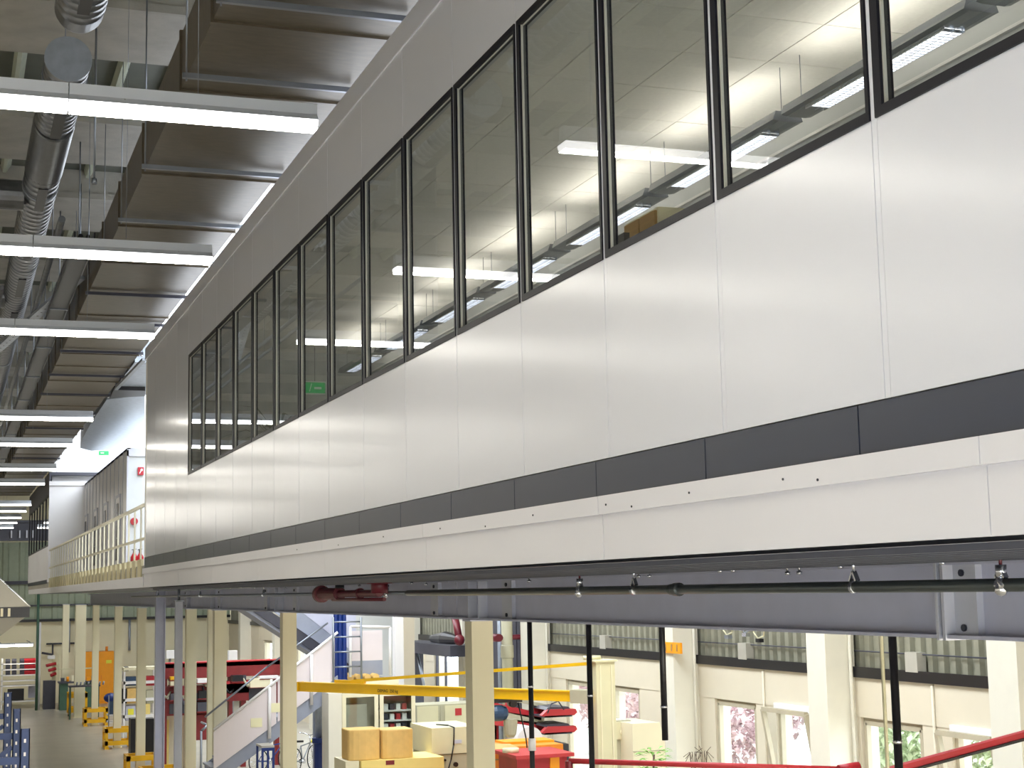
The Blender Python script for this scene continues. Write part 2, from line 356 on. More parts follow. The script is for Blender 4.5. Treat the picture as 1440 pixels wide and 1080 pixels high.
part('far_wall', B(X0+.01, 5.7, YE-.12, YE, .13, ZT), 'panel', off)
part('roof', B(X0+.05, 5.7, .9, YE, ZT-.15, ZT-.05), 'panel', off)
part('floor_slab', B(X0+.06, 5.7, .95, YE, .33, .5), 'officewall', off)
part('back_wall', B(5.6, 5.7, .95, YE-.05, .5, 3.9), 'officewall', off)
part('wainscot_rail', MB().box(5.575, 5.6, 1, YE-.2, 3.08, 3.10), 'white', off)
part('inner_sill', B(X0+.06, X0+.12, .95, YE-.1, .5, ZS-.02), 'officewall', off)
part('inner_lintel', B(X0+.06, X0+.12, .95, YE-.1, ZW+.02, 3.88), 'officewall', off)
part('inner_wall', B(X0+.06, X0+.12, MY[-1]+.03, YE-.1, ZS-.02, ZW+.02), 'officewall', off)
part('partition', B(X0+.12, 5.6, 21.8, 21.9, .5, 3.4), 'officewall', off)
# suspended ceiling of tiles
tm = mesh_of(MB().box(0, .612, 0, .692, 0, .02), 'ceiling_tile', M['tile'], (0, 0, 0))
part('ceiling_grid', B(X0+.12, 5.6, 1, YE-.12, 3.404, 3.42), 'grid', off)
for i in range(4):
    for j in range(int((YE-1.2)/.7)): link('ceiling_tile', tm, (X0+.15+i*.62, 1.05+j*.7, 3.385 if (i*7+j) % 11 else 3.388), off)
# slate band, fascias
bandm = mesh_of(MB().box(0, .04, 0, PT-.008, 0, ZB1-ZB0-.004), 'band_panel', M['band'], (0, 0, 0))
y = 4.71-PT*3
while y < YE-.2: link('band_panel', bandm if y+PT < YE else mesh_of(MB().box(0, .04, 0, YE-y, 0, ZB1-ZB0-.004), 'band_panel', M['band'], (0, 0, 0)), (X0+.006, y, ZB0), off); y += PT
y = 1.0
while y < YE:
    y2 = min(y+3.0, YE)
    fu = part('upper_fascia', B(X0-.02, X0+.03, y+.003, y2-.003, .343, ZB0-.004), 'fascia', off)
    part('lower_fascia', B(X0+.004, X0+.03, y+.003, y2-.003, .127, .343), 'fascia', off)
    y = y2
sc = MB()
for y, z in ((5.2, .385), (4.95, .365), (6.0, .385), (6.9, .385), (6.6, .36), (7.9, .385), (8.7, .36), (9.6, .385), (11, .385), (12.4, .37), (14, .38)):
    sc.cyl((X0-.024, y, z), (X0-.019, y, z), .005, 8)
part('screws', sc, 'bolt', off, kind='stuff')
# windows
def office_window():
    a, b = .035, PT
    fr = MB().box(-.008, .045, a, a+.02, 0, ZW-ZS).box(-.008, .045, b-.045, b, 0, ZW-ZS).box(-.008, .045, a+.02, b-.045, 0, .035).box(-.008, .045, a+.02, b-.045, ZW-ZS-.035, ZW-ZS)
    bd = MB().box(.004, .016, b-.053, b-.045, .035, ZW-ZS-.035).box(.012, .018, a+.02, b-.053, .035, .043).box(.012, .018, a+.02, b-.053, ZW-ZS-.043, ZW-ZS-.035)
    pn = MB().add([(.017, a+.02, .03), (.017, b-.045, .03), (.017, b-.045, ZW-ZS-.03), (.017, a+.02, ZW-ZS-.03)], [(0, 1, 2, 3)])
    return [mesh_of(m_, n_, M[k_], (0, 0, 0)) for m_, n_, k_ in ((fr, 'window_frame', 'frame'), (bd, 'glazing_bead', 'bead'), (pn, 'pane', 'glass'))]
wf_, wb_, wp_ = office_window()
for y in MY:
    o = link('window_frame', wf_, (X0, y-PT, ZS), off)
    link('glazing_bead', wb_, (X0, y-PT, ZS), o); link('pane', wp_, (X0, y-PT, ZS), o)
# underside deck with ribs
part('underside_sheet', corr_x(X0+.03, 6.0, .95, YE, .112, .24, .08), 'decklow', off)
for k in range(9): part('deck_rib', B(3.11+k*.24, 3.16+k*.24, .95, YE, .09, .122), 'darkrib', off)
# pendant office lights
def office_light(y, label):
    t = thing('pendant_light', label, 'light', (5.1, y, 2.98), 'pendant lights inside the raised office')
    part('housing', MB().prism([(4.99, 3.0), (5.01, 3.06), (5.19, 3.06), (5.21, 3.0), (5.17, 2.992), (5.03, 2.992)], 'y', y-.98, y+.98), 'louvre', t)
    lv = MB()
    for k in range(36): lv.box(5.03, 5.17, y-.72+k*.04, y-.712+k*.04, 2.972, 2.992)
    lv.box(5.03, 5.036, y-.74, y+.74, 2.97, 2.992).box(5.164, 5.17, y-.74, y+.74, 2.97, 2.992).box(5.097, 5.103, y-.74, y+.74, 2.97, 2.992)
    part('louvre', lv, 'chrome', t)
    part('lamp_tube', MB().box(5.04, 5.16, y-.72, y+.72, 2.9885, 2.9898), 'officedown', t)
    part('uplight_tube', MB().box(5.06, 5.14, y-.8, y+.8, 3.061, 3.067), 'officetube', t)
    for s in (-.9, .9): part('hanging_wire', MB().cyl((5.1, y+s, 3.06), (5.1, y+s, 3.385), .003, 6), 'rail', t)
    return t
L0 = office_light(1.5, 'nearest louvred pendant light behind the office glass')
ords = ['second', 'third', 'fourth', 'fifth', 'sixth', 'seventh', 'eighth', 'ninth', 'tenth']
for k in range(1, 10):
    dup(L0, 0, 2.06*k, 0, 'louvred pendant light behind the office glass, %s from the camera' % ords[k-1])

# ================================================================== HALL LAMPS
ends = [(445, 184), (298, 371), (217, 476), (131, 592), (102, 628), (79, 662), (63, 682), (44, 711), (37, 720), (30, 729), (24, 736), (19, 743)]
names = ['nearest strip light at the top left of the hall', 'second strip light from the camera', 'third strip light from the camera, ending by the far office windows', 'fourth strip light, left of the pale duct bend',
         'fifth strip light, just below the pale duct bend', 'sixth strip light, left of the bright rooflit wall', 'seventh strip light, lower edge of the bright rooflit wall', 'eighth strip light, largest of the five far ones',
         'ninth strip light from the camera', 'tenth strip light from the camera', 'eleventh strip light, last but one', 'farthest strip light, at the end of the hall']
ends += [None, None]; names += ['strip light above the picture, just nearer than the first visible one', 'strip light overhead beside the camera']
for e_, nm in zip(ends, names):
    if e_: p = at(*e_, Z=2.92); x1, y = p.x, p.y
    else: x1, y = 2.13, (5.1 if 'above' in nm else .9)
    t = thing('strip_light', nm, 'light', (x1-3, y, 2.92), 'strip lights hanging across the hall')
    for k in range(5):
        b, a = x1-1.53*k, x1-1.53*(k+1)
        hs = part('housing', MB().box(a+.004, b-.004, y-.04, y+.04, 3.015, 3.085), 'lampbody', t)
        part('reflector', MB().prism([(y-.04, 3.015), (y+.04, 3.015), (y+.08, 2.971), (y-.08, 2.971)], 'x', a+.004, b-.004), 'lampbody', hs)
        df = part('diffuser', MB().prism([(y-.08, 2.970), (y+.08, 2.970), (y+.085, 2.962), (y+.058, 2.922), (y-.058, 2.922), (y-.085, 2.962)], 'x', a+.006, b-.006), 'skirt', t)
        part('lit_face', MB().box(a+.006, b-.006, y-.058, y+.058, 2.918, 2.9215), 'diffuser', df)
        part('hanging_rod', MB().cyl((b-.75, y, 3.085), (b-.75, y, 6.02), .0022, 5), 'rail', t)
        for s_ in (.3, 1.2): part('clip', MB().cyl((b-s_, y-.05, 3.0), (b-s_, y-.03, 3.0), .008, 8), 'chrome', hs)

for k_, y in enumerate((20, 29, 37, 45, 53, 61, 69)):  # unseen lights added to brighten the bay behind the beam
    t = thing('bay_fill_light', 'added fill light in the right bay, hidden behind the office, %s row from the camera' % ['first', 'second', 'third', 'fourth', 'fifth', 'sixth', 'seventh'][k_], 'light', (9.6, y, .6), 'added fill lights in the right bay')
    part('housing', MB().box(6.9, 12.0, y-.04, y+.04, .70, .77).prism([(y-.04, .70), (y+.04, .70), (y+.08, .655), (y-.08, .655)], 'x', 6.9, 12.0), 'lampbody', t)
    part('lit_face', MB().box(6.92, 11.98, y-.07, y+.07, .64, .655), 'bayfill', t)
    for x in (7.5, 11.4): part('hanging_rod', MB().cyl((x, y, .77), (x, y, 6.7), .004, 5), 'rail', t)

# ================================================================== DUCTS
def duct_section(t, xa, xb, ya, yb, z0, z1, m='galv'):
    d = part('duct_section', B(xa, xb, ya+.02, yb-.02, z0, z1), m, t)
    part('flange', MB().box(xa-.02, xb+.02, yb-.02, yb+.02, z0-.02, z0).box(xa-.02, xb+.02, yb-.02, yb+.02, z1, z1+.02).box(xa-.02, xa, yb-.02, yb+.02, z0, z1).box(xb, xb+.02, yb-.02, yb+.02, z0, z1), 'galv', d)
DZ = 4.27
du = thing('ventilation_duct', 'large rectangular sheet metal duct running along the roof left of the office', 'duct', (2.4, 30, DZ))
yd = [6.2, 7.8, 9.4, 11.4, 13.1, 15.9, 18.3, 20.4, 22.6, 24.4, 26.4, 28.4, 30.0, 32.1, 34.5, 36.4, 38, 40.9, 43, 45, 47, 49, 51, 53, 55, 57, 59, 61, 63, 65, 67, 69]
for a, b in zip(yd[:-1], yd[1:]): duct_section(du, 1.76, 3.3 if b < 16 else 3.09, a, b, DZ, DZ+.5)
for y in (6.9, 9.0, 10.85, 12.6, 15.5, 17.85, 20.0, 22.4, 24.9, 27.9, 31.0, 34.0, 37.5, 41, 45, 50, 55, 60):
    hr = part('hanger_rail', MB().box(1.70, 3.12, y-.02, y+.02, DZ-.065, DZ-.022), 'rail' if y < 21 else 'darkgrey', du)
    for x in (1.735, 3.105 if y > 16 else 1.73): part('threaded_rod', MB().cyl((x, y, DZ-.09), (x, y, 6.1), .005, 6), 'rail', hr)
    part('nut', MB().cyl((3.09, y, DZ-.1), (3.09, y, DZ-.07), .02, 6), 'chrome', hr)
# duct bend
eb = thing('duct_bend', 'pale grey curved duct bend beyond the end of the office box', 'duct', (4, 42, 4.3))
pts = [at(*q, Z=4.3) for q in ((150, 562), (203, 556), (204, 588), (196, 606), (184, 619), (168, 628), (150, 633), (128, 634), (113, 630), (116, 616), (130, 592))]
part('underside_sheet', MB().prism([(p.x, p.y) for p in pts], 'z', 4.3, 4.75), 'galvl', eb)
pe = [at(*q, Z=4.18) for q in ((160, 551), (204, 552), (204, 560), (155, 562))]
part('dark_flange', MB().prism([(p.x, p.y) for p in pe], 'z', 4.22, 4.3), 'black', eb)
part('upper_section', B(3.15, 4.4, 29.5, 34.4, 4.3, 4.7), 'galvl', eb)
for x in (3.6, 4.6): part('hanger_rod', MB().cyl((x, 44, 4.7), (x, 44, 6.9), .01, 6), 'rail', eb)
br = thing('zinc_bracket', 'pale metal angle bracket between the big duct and the office wall top', 'bracket', (3.1, 28, 4.0))
a_ = at(163, 547, Z=4.15); b_ = at(203, 505, Z=4.15)
part('strut', MB().bar(a_, b_, .07, .05), 'rail', br); part('hanger_rod', MB().cyl(a_, (a_.x, a_.y, 4.3), .012, 6), 'rail', br)
# spiral ducts
r0 = .205
sa = thing('spiral_duct', 'round spiral duct at the top left edge with a rounded open end', 'duct', (.95, 10, 4.8))
part('duct_body', MB().lathe((.93, 9.0, 5.0), (.93, 14, 5.0), [(0, r0)] + [(.15*k+d, r0+e) for k in range(1, 29) for d, e in ((0, 0), (.01, .006), (.02, 0))] + [(4.42, r0), (4.5, r0*.9), (4.52, r0*.6)], 28), 'spiral', sa)
part('outlet_slot', MB().box(.88, .98, 12.2, 12.95, 4.785, 4.80), 'black', sa)
part('hanger_band', MB().lathe((.93, 11.5, 5.0), (.93, 12, 5.0), [(0, r0+.008), (.04, r0+.008)], 28).cyl((.93, 11.52, 5.2), (.93, 11.52, 6.3), .006, 6), 'rail', sa)
sb = thing('spiral_duct', 'long round spiral duct with black outlet slots and ribbed flexible stretches, running down the hall', 'duct', (.95, 25, 4.8))
part('end_disc', MB().cyl((.93, 14.72, 5.0), (.93, 14.74, 5.0), r0+.012, 32), 'galvl', sb)
def seam(n, p): return [(p*k+d, r0+e) for k in range(n) for d, e in ((.01, 0), (.02, .006), (.03, 0))]
part('duct_body', MB().lathe((.93, 14.74, 5.0), (.93, 16, 5.0), [(0, r0)] + seam(14, .15)[1:], 28), 'spiral', sb)
part('flexible_stretch', MB().lathe((.93, 16.8, 5.0), (.93, 20, 5.0), [(.05*k, r0+.012*(k % 2)) for k in range(40)], 28), 'spiral', sb)
part('duct_body', MB().lathe((.93, 18.7, 5.0), (.93, 40, 5.0), [(0, r0)] + seam(120, .22)[1:], 24), 'spiral', sb)
for y0, y1 in ((15.5, 16.7), (18.9, 20.0), (21.6, 23.0), (24.5, 26), (27.5, 29)): part('outlet_slot', MB().box(.88, .99, y0, y1, 4.783, 4.80), 'black', sb)
for y in (15.2, 19.5, 24, 29, 34, 39): part('hanger_band', MB().lathe((.93, y, 5.0), (.93, y+1, 5.0), [(0, r0+.012), (.04, r0+.012)], 24).cyl((.93, y+.02, 5.2), (.93, y+.02, 6.02), .006, 6), 'rail', sb)
cd = thing('cross_duct', 'dark round duct joining the spiral duct from the left', 'duct', (0, 19.4, 4.7))
part('duct_body', MB().lathe((-1.5, 19.9, 4.95), (.75, 19.9, 4.95), [(0, .19), (1.5, .19), (1.5, .2), (1.54, .2), (1.54, .19), (2.25, .19)], 20), 'spiral', cd)
cd2 = thing('cross_duct', 'second dark round duct joining the spiral duct farther down the hall', 'duct', (0, 27, 4.7))
part('duct_body', MB().lathe((-1.5, 26.9, 4.95), (.75, 26.9, 4.95), [(0, .19), (1.5, .19), (1.5, .2), (1.54, .2), (1.54, .19), (2.25, .19)], 20), 'spiral', cd2)
ds = thing('perforated_strut', 'grey perforated steel strut running diagonally below the spiral duct', 'strut', (1.2, 27, 4.5))
A_, B_, C_ = at(112, 390, Z=4.62), at(45, 452, Z=4.6), at(-6, 494, Z=4.6)
part('channel', MB().bar(A_, C_, .16, .05), 'galvl', ds)
dv = (C_-A_).normalized()
pf = MB()
for k in range(22): q = A_ + dv*(.3+k*.33); pf.cyl((q.x, q.y, q.z-.028), (q.x, q.y, q.z-.024), .018, 6)
part('holes', pf, 'black', ds, kind='stuff')
part('hanger_rod', MB().cyl(A_, (A_.x, A_.y, 6.02), .01, 6), 'rail', ds)
for (x, z, r, y0, y1, lb) in ((.30, 4.6, .03, 22, 70, 'bright thin pipe along the far left roof'), (.62, 4.55, .035, 24, 70, 'second thin pipe along the far roof, nearer the spiral duct'), (1.22, 4.7, .045, 20, 62, 'dull pipe running right beside the spiral duct')):
    t = thing('ceiling_pipe', lb, 'pipe', (x, y0, z))
    part('pipe', MB().cyl((x, y0, z), (x, y1, z), r, 10), 'spiral', t)
    for y in range(int(y0)+2, int(y1), 6): part('hanger_rod', MB().cyl((x, y, z), (x, y, 6.05), .008, 6), 'rail', t)
ct = thing('cable_tray', 'dark cable tray hanging beside the big rectangular duct', 'cable tray', (1.4, 30, 4.4))
part('tray', MB().box(1.38, 1.62, 20, 66, 4.45, 4.47).box(1.37, 1.39, 20, 66, 4.45, 4.55).box(1.61, 1.63, 20, 66, 4.45, 4.55), 'black', ct)
part('cables', MB().cyl((1.45, 20, 4.5), (1.45, 66, 4.5), .03, 8).cyl((1.54, 20, 4.5), (1.54, 66, 4.5), .025, 8), 'black', ct)
for y in range(21, 66, 4): part('hanger', MB().cyl((1.5, y, 4.47), (1.5, y, 6.02), .01, 6).box(1.36, 1.64, y-.02, y+.02, 4.43, 4.45), 'rail', ct)
for i, (x, y) in enumerate(((.03, 14.0), (1.33, 16.6))):
    solo('suspension_rod', MB().cyl((x, y, 4.3), (x, y, 6.3), .012, 8).cyl((x, y, 4.3), (x, y, 4.36), .03, 8), 'rail', ('thin steel rod hanging from the roof at the top left corner', 'thin steel rod hanging from the roof between the spiral duct and the big duct')[i], 'rod')

# ================================================================== STEEL UNDER THE BOX
BX = 5.4; BT, BB = .10, -.33
sbm = thing('steel_beam', 'long grey steel I-beam carrying the raised office and the gallery', 'beam', (BX, 30, BB))
for a, b in ((1, 7.62), (7.64, 17), (17.02, 27), (27.02, 40), (40.02, 66)):
    part('girder', MB().box(BX-.006, BX+.006, a, b, BB, BT).box(BX-.11, BX+.11, a, b, BB, BB+.02).box(BX-.11, BX+.11, a, b, BT-.02, BT), 'beamgrey', sbm)
for y in (7.6, 7.66): part('end_plate', B(BX-.12, BX+.1, y-.012, y+.012, BB-.01, BT+.005), 'plate', sbm)
def cleat(y, wd=.12):
    c = part('cleat_plate', B(BX-.05, BX-.006, y-wd/2, y+wd/2, BB+.02, BT-.02), 'plate', sbm)
    for z in (-.27, .035): part('bolt', MB().cyl((BX-.065, y, z), (BX-.05, y, z), .02, 8), 'bolt', c)
for y, wd in ((7.5, .24), (15.2, .3), (17.75, .3), (25.7, .3), (28.2, .3), (33.4, .3), (38.4, .3), (44, .3)): cleat(y, wd)
for y in (15.95, 16.3, 26.8, 27.1, 34.2, 37.9): part('stiffener', B(BX-.11, BX-.006, y-.008, y+.008, BB+.02, BT-.02), 'plate', sbm)
# hangers bits under the deck (bright bolts)
clb = [(7.1, .06), (7.35, .05), (8.4, .05), (8.9, .02), (9.05, .02), (9.8, .05), (10.0, .05), (11.2, .03), (11.4, .03), (13.0, .06), (13.9, .02), (17.3, .02), (17.9, .04), (20.4, .03), (22.4, .05), (25.3, .03), (28, .05)]
for i, (y, z) in enumerate(clb):
    x = 5.12
    part('deck_bolt', MB().cyl((x, y, z+.03), (x, y, .15), .008, 8).cyl((x, y, z+.03), (x, y, z+.05), .02, 6), 'chrome', sbm)
# pipe
pz = -.033; PX = 4.9
pp = thing('sprinkler_pipe', 'long dark steel pipe hung under the raised office in front of the beam', 'pipe', (PX, 20, pz-.03))
part('pipe', MB().cyl((PX, 2, pz), (PX, 17.3, pz), .033, 16), 'pipe', pp)
part('pipe', MB().cyl((PX, 17.3, pz), (PX, 46, pz), .024, 12), 'rail', pp, label='thinner bright far run of the pipe')
part('coupling', MB().lathe((PX, 10.2, pz), (PX, 10.4, pz), [(0, .034), (.01, .048), (.08, .048), (.1, .04), (.15, .04), (.16, .034)], 16), 'pipe', pp)
def hanger(y, red):
    h = part('pipe_hanger', MB().cyl((PX, y, pz+.08), (PX, y, .14), .009, 8), 'redpipe' if red else 'chrome', pp)
    part('clamp', MB().bar((PX, y-.035, pz+.035), (PX, y, pz+.09), .03, .012).bar((PX, y+.035, pz+.035), (PX, y, pz+.09), .03, .012).lathe((PX, y-.015, pz), (PX, y+.1, pz), [(0, .037), (.03, .037)], 14), 'chrome', h)
    if red: part('sprinkler_head', MB().cyl((PX, y, pz+.04), (PX, y, pz+.1), .028, 10).cyl((PX-.03, y-.05, pz-.015), (PX, y+.02, pz+.05), .02, 8).ball((PX-.02, y-.02, pz-.02), .035, 8), 'chrome', h)
for y, r in ((4.0, 0), (5.2, 0), (6.55, 1), (7.9, 0), (11.0, 0), (12.1, 1), (18.2, 1), (26, 0), (33, 0), (40, 0)): hanger(y, r)
rv = thing('alarm_valve', 'dark red flanged valve and tee on the pipe under the office', 'valve', (PX-.1, 19.3, -.13))
vx = PX-.17; vz = -.03
part('valve_body', MB().lathe((vx, 17.9, vz), (vx, 21.3, vz), [(0, .045), (.9, .045), (.9, .065), (.98, .065), (.98, .045), (2.0, .045), (2.0, .085), (2.15, .085), (2.15, .075), (3.0, .085), (3.0, .115), (3.12, .115)], 18), 'redpipe', rv)
part('tee', MB().cyl((vx, 17.9, vz), (vx, 17.9, .14), .10, 16).cyl((vx, 17.9, .08), (vx, 17.9, .12), .15, 16), 'redpipe', rv)
part('drain_pipe', MB().cyl((vx-.02, 17.6, -.10), (vx-.02, 20.2, -.105), .022, 10), 'redpipe', rv)
part('hand_wheel', MB().cyl((vx, 19.9, .04), (vx, 19.9, .08), .06, 12), 'black', rv)
# columns
cols = [(16.15, .24, 'nearest cream steel column under the long beam'), (26.9, .24, 'cream steel column in front of the white stair panels'), (33.2, .25, 'cream steel column at the foot of the stairs'),
        (37.7, .24, 'cream steel column left of the stair foot column'), (44.5, .24, 'cream column standing in the third nearest yellow guard'), (53.9, .24, 'cream column standing in the fourth yellow guard down the aisle'), (63.7, .24, 'cream column in front of the orange locker'), (68.0, .42, 'thick cream column left of the orange locker'), (74, .28, 'farthest thin cream column in the hall'), (36, .15, 'slim cream post directly left of the stair foot column')]
CPX = {16.15: 674, 26.9: 407.5, 33.2: 310, 37.7: 269, 44.5: 199, 53.9: 166, 63.7: 134, 68.0: 112.5, 74: 91.5, 36: 297}
BX_ = BX
for y, s, lb in cols:
    BX = at(CPX[y], 960, Y=y).x if y != 16.15 else 5.4
    t = thing('steel_column', lb, 'column', (BX, y, FL), 'cream columns under the gallery')
    part('shaft', MB().box(BX-s/2, BX+s/2, y, y+.02, FL, BB).box(BX-s/2, BX+s/2, y+s-.02, y+s, FL, BB).box(BX-s/2, BX-s/2+.02, y+.02, y+s-.02, FL, BB).box(BX+s/2-.02, BX+s/2, y+.02, y+s-.02, FL, BB), 'cream', t)
    part('base_plate', B(BX-s/2-.05, BX+s/2+.05, y-.05, y+s+.05, FL, FL+.02), 'cream', t)
    part('head_plate', B(BX-s/2-.02, BX+s/2+.02, y-.02, y+s+.02, BB-.015, BB), 'beamgrey', t)
BX = BX_
g1 = at(225, 1000, Y=41)
t = thing('steel_column', 'grey steel column with pale edges, in the second nearest yellow guard', 'column', (g1.x, 41, FL))
part('shaft', MB().box(g1.x-.11, g1.x+.11, 41.08, 41.1, FL, .1).box(g1.x-.12, g1.x-.1, 41, 41.22, FL, .1).box(g1.x+.1, g1.x+.12, 41, 41.22, FL, .1), 'beamgrey', t)
g2 = at(251, 1000, Y=36)
t = thing('steel_post', 'slim lilac white post with an open top just right of the grey column', 'column', (g2.x, 36, FL))
part('shaft', B(g2.x-.08, g2.x+.08, 36, 36.16, FL, -.16), 'plate', t)
part('head_bracket', MB().box(g2.x-.1, g2.x+.1, 35.95, 36.2, -.16, -.13).cyl((g2.x, 36.08, -.13), (g2.x, 36.08, .13), .03, 8), 'rail', t)
# black cable poles
for i, (px, py, yb, lb) in enumerate(((745, 900, None, 'black pole right of the nearest cream column'), (828, 900, None, 'black pole beside the cream crane mast'), (931, 900, 1040, 'short black pole ending above the beige cabinet'), (1256, 920, None, 'black pole between the two right window bays'))):
    p = at(px, py, X=5.55); zb = FL if yb is None else at(px, yb, X=5.55).z
    t = thing('cable_pole', lb, 'pole', (p.x, p.y, zb), 'black poles hanging from the beam')
    part('pole', MB().cyl((p.x, p.y, zb), (p.x, p.y, .13), .026, 12), 'black', t)
    for z in (-1.0, -1.9, -3.2):
        if z > zb: part('clip', MB().cyl((p.x, p.y, z), (p.x, p.y, z+.02), .03, 10), 'chrome', t)
    if i == 3: part('conduit', MB().cyl((p.x-.08, p.y, FL), (p.x-.08, p.y, .12), .012, 8), 'beige', t)
    if i == 0: part('outlet_head', MB().cyl((p.x, p.y, -1.62), (p.x, p.y, -1.5), .04, 12), 'white', t)

# ================================================================== GALLERY AND FAR BOXES
ga = thing('gallery', 'cream walkway gallery with a slatted railing beyond the end of the office', 'gallery', (3.6, 40, .1))
part('deck_slab', B(X0+.02, 6.0, YE+.01, 66, .2, .48), 'concrete', ga)
part('underside_sheet', corr_x(X0+.03, 6.0, YE, 66, .127, .2, .05), 'decklow', ga)
for y in range(27, 66, 3): part('edge_fascia', B(X0-.01, X0+.03, y-.9 if y > 27 else YE+.02, min(y+2.09, 66), .127, .30), 'fascia', ga)
slat = mesh_of(MB().box(0, .05, 0, .5, 0, .33), 'toe_slat', M['toe'], (0, 0, 0))
y = 26.5
while y < 51.8: link('toe_slat', slat, (X0+.0, y, .26), ga); y += .86
rl = part('handrail', MB().bar((X0+.03, YE+.05, 1.47), (X0+.03, 52.2, 1.47), .05, .05), 'railcream', ga)
part('mid_rail', MB().bar((X0+.03, YE+.05, .92), (X0+.03, 52.2, .92), .04, .04), 'railcream', ga)
post = mesh_of(MB().box(0, .03, 0, .03, 0, 1.2), 'post', M['railcream'], (0, 0, 0))
y = 26.9
while y < 52: link('post', post, (X0+.03, y, .26), ga); y += .95
sb2 = thing('far_office', 'second white raised box farther down the gallery, dark windows on its side', 'building', (4, 59, .12))
part('end_wall', B(X0, 9.0, 52.5, 52.6, .48, 3.62), 'white', sb2)
part('end_wall_coping', B(X0-.01, 9.0, 52.46, 52.5, 3.56, 3.70), 'white', sb2)
part('rooflit_wall', B(X0+.1, 9.0, 52.9, 53, 3.7, 6.6), 'white', sb2)
part('side_wall', B(X0, X0+.06, 52.6, 66, .48, 1.62), 'fascia', sb2)
part('dark_band', B(X0-.005, X0+.01, 53, 65.9, .44, .56), 'band', sb2)
part('upper_side_wall', B(X0, X0+.06, 52.6, 66, 3.3, 3.9), 'darkgrey', sb2)
for k in range(7):
    f = part('window_frame', MB().box(X0, X0+.05, 52.6+k*1.9, 52.66+k*1.9, 1.62, 3.3).box(X0, X0+.05, 54.44+k*1.9, 54.5+k*1.9, 1.62, 3.3).box(X0, X0+.05, 52.66+k*1.9, 54.44+k*1.9, 1.62, 1.68).box(X0, X0+.05, 52.66+k*1.9, 54.44+k*1.9, 3.24, 3.3), 'frame', sb2)
    part('pane', B(X0+.02, X0+.03, 52.66+k*1.9, 54.44+k*1.9, 1.62, 3.3), 'glass', f)
part('back_wall', B(5.5, 5.6, 53, 66, .48, 3.9), 'darkgrey', sb2); part('roof', B(X0, 5.6, 52.6, 66, 3.9, 4.0), 'darkgrey', sb2); part('far_end', B(X0, 5.6, 65.9, 66, .48, 3.9), 'darkgrey', sb2)
cb = thing('corridor_box', 'grey white panelled box with a row of narrow doors behind the gallery railing', 'building', (4.9, 46, .48))
part('door_wall', B(4.06, 4.14, 39.5, 52.45, .48, 3.62), 'white', cb)
part('end_wall', B(4.06, 5.6, 39.42, 39.5, .48, 3.55), 'officewall', cb)
part('corner_trim', MB().box(4.04, 4.08, 39.38, 39.42, .48, 3.55).box(4.04, 5.6, 39.38, 39.42, 3.40, 3.58), 'plate', cb)
part('roof', B(4.06, 5.6, 39.5, 52.4, 3.55, 3.62), 'officewall', cb)
for k in range(11): part('panel_joint', B(4.045, 4.06, 40.4+k*1.1, 40.43+k*1.1, .48, 3.6), 'plate', cb)
for y in (40.9, 44.3, 47.5, 50.9):
    d = part('door', B(4.03, 4.06, y, y+1.0, .48, 2.5), 'white', cb)
    part('door_frame', MB().box(4.02, 4.06, y-.07, y, .48, 2.57).box(4.02, 4.06, y+1.0, y+1.07, .48, 2.57).box(4.02, 4.06, y, y+1.0, 2.5, 2.57), 'plate', d)
    part('pane', B(4.012, 4.02, y+.3, y+.75, .9, 2.35), 'black', d)
    part('handle', MB().cyl((4.0, y+.15, 1.45), (4.0, y+.3, 1.45), .015, 8), 'chrome', d)
fs = thing('fire_sign', 'square red fire hose sign with a white symbol on the grey end wall', 'sign', (4.3, 39.3, 2.8))
a_ = at(194, 657, Y=39.36); b_ = at(202, 668, Y=39.36)
part('sign_plate', B(a_.x, b_.x, 39.36, 39.41, b_.z, a_.z), 'signred', fs)
cx, cz = (a_.x+b_.x)/2, (a_.z+b_.z)/2
part('symbol', MB().bar((cx-.03, 39.352, cz-.06), (cx+.03, 39.352, cz+.06), .008, .02).cyl((cx+.02, 39.35, cz+.03), (cx+.02, 39.358, cz+.03), .03, 10), 'signwhite', fs)
for i, (px, lb) in enumerate(((188.5, 'red fire extinguisher left of the other by the gallery end wall'), (197, 'red fire extinguisher nearest the office end wall'))):
    p = at(px, 790, Y=39.2); 
    t = thing('fire_extinguisher', lb, 'extinguisher', (p.x, 39.2, .48), 'extinguishers on the gallery')
    part('cylinder', MB().lathe((p.x, 39.2, .48), (p.x, 39.2, 1), [(0, .085), (.45, .085), (.52, .04), (.55, .03)], 14), 'red', t)
    part('valve', MB().cyl((p.x, 39.2, 1.03), (p.x, 39.2, 1.1), .03, 8).bar((p.x-.06, 39.2, 1.1), (p.x+.05, 39.2, 1.12), .02, .02), 'black', t)
p = at(189, 733, Y=39.3)
solo('alarm_bell', MB().cyl((p.x, 39.33, p.z), (p.x, 39.42, p.z), .09, 16).cyl((p.x, 39.30, p.z), (p.x, 39.33, p.z), .03, 10), 'red', 'small round red alarm bell on the gallery end wall', 'alarm')
es = thing('exit_sign', 'green exit sign high on the far rooflit wall', 'sign', (4.4, 52.3, 4.3))
a_ = at(139, 634, Y=52.3); b_ = at(153, 640, Y=52.3)
part('sign_plate', B(a_.x, b_.x, 52.3, 52.35, b_.z, a_.z), 'signgreen', es)
part('arrow', MB().bar((a_.x+.06, 52.29, (a_.z+b_.z)/2), (a_.x+.16, 52.29, (a_.z+b_.z)/2), .01, .03), 'signwhite', es)
part('hanger_rod', MB().cyl(((a_.x+b_.x)/2, 52.34, (a_.z+b_.z)/2), ((a_.x+b_.x)/2, 52.9, (a_.z+b_.z)/2), .015, 6), 'rail', es)
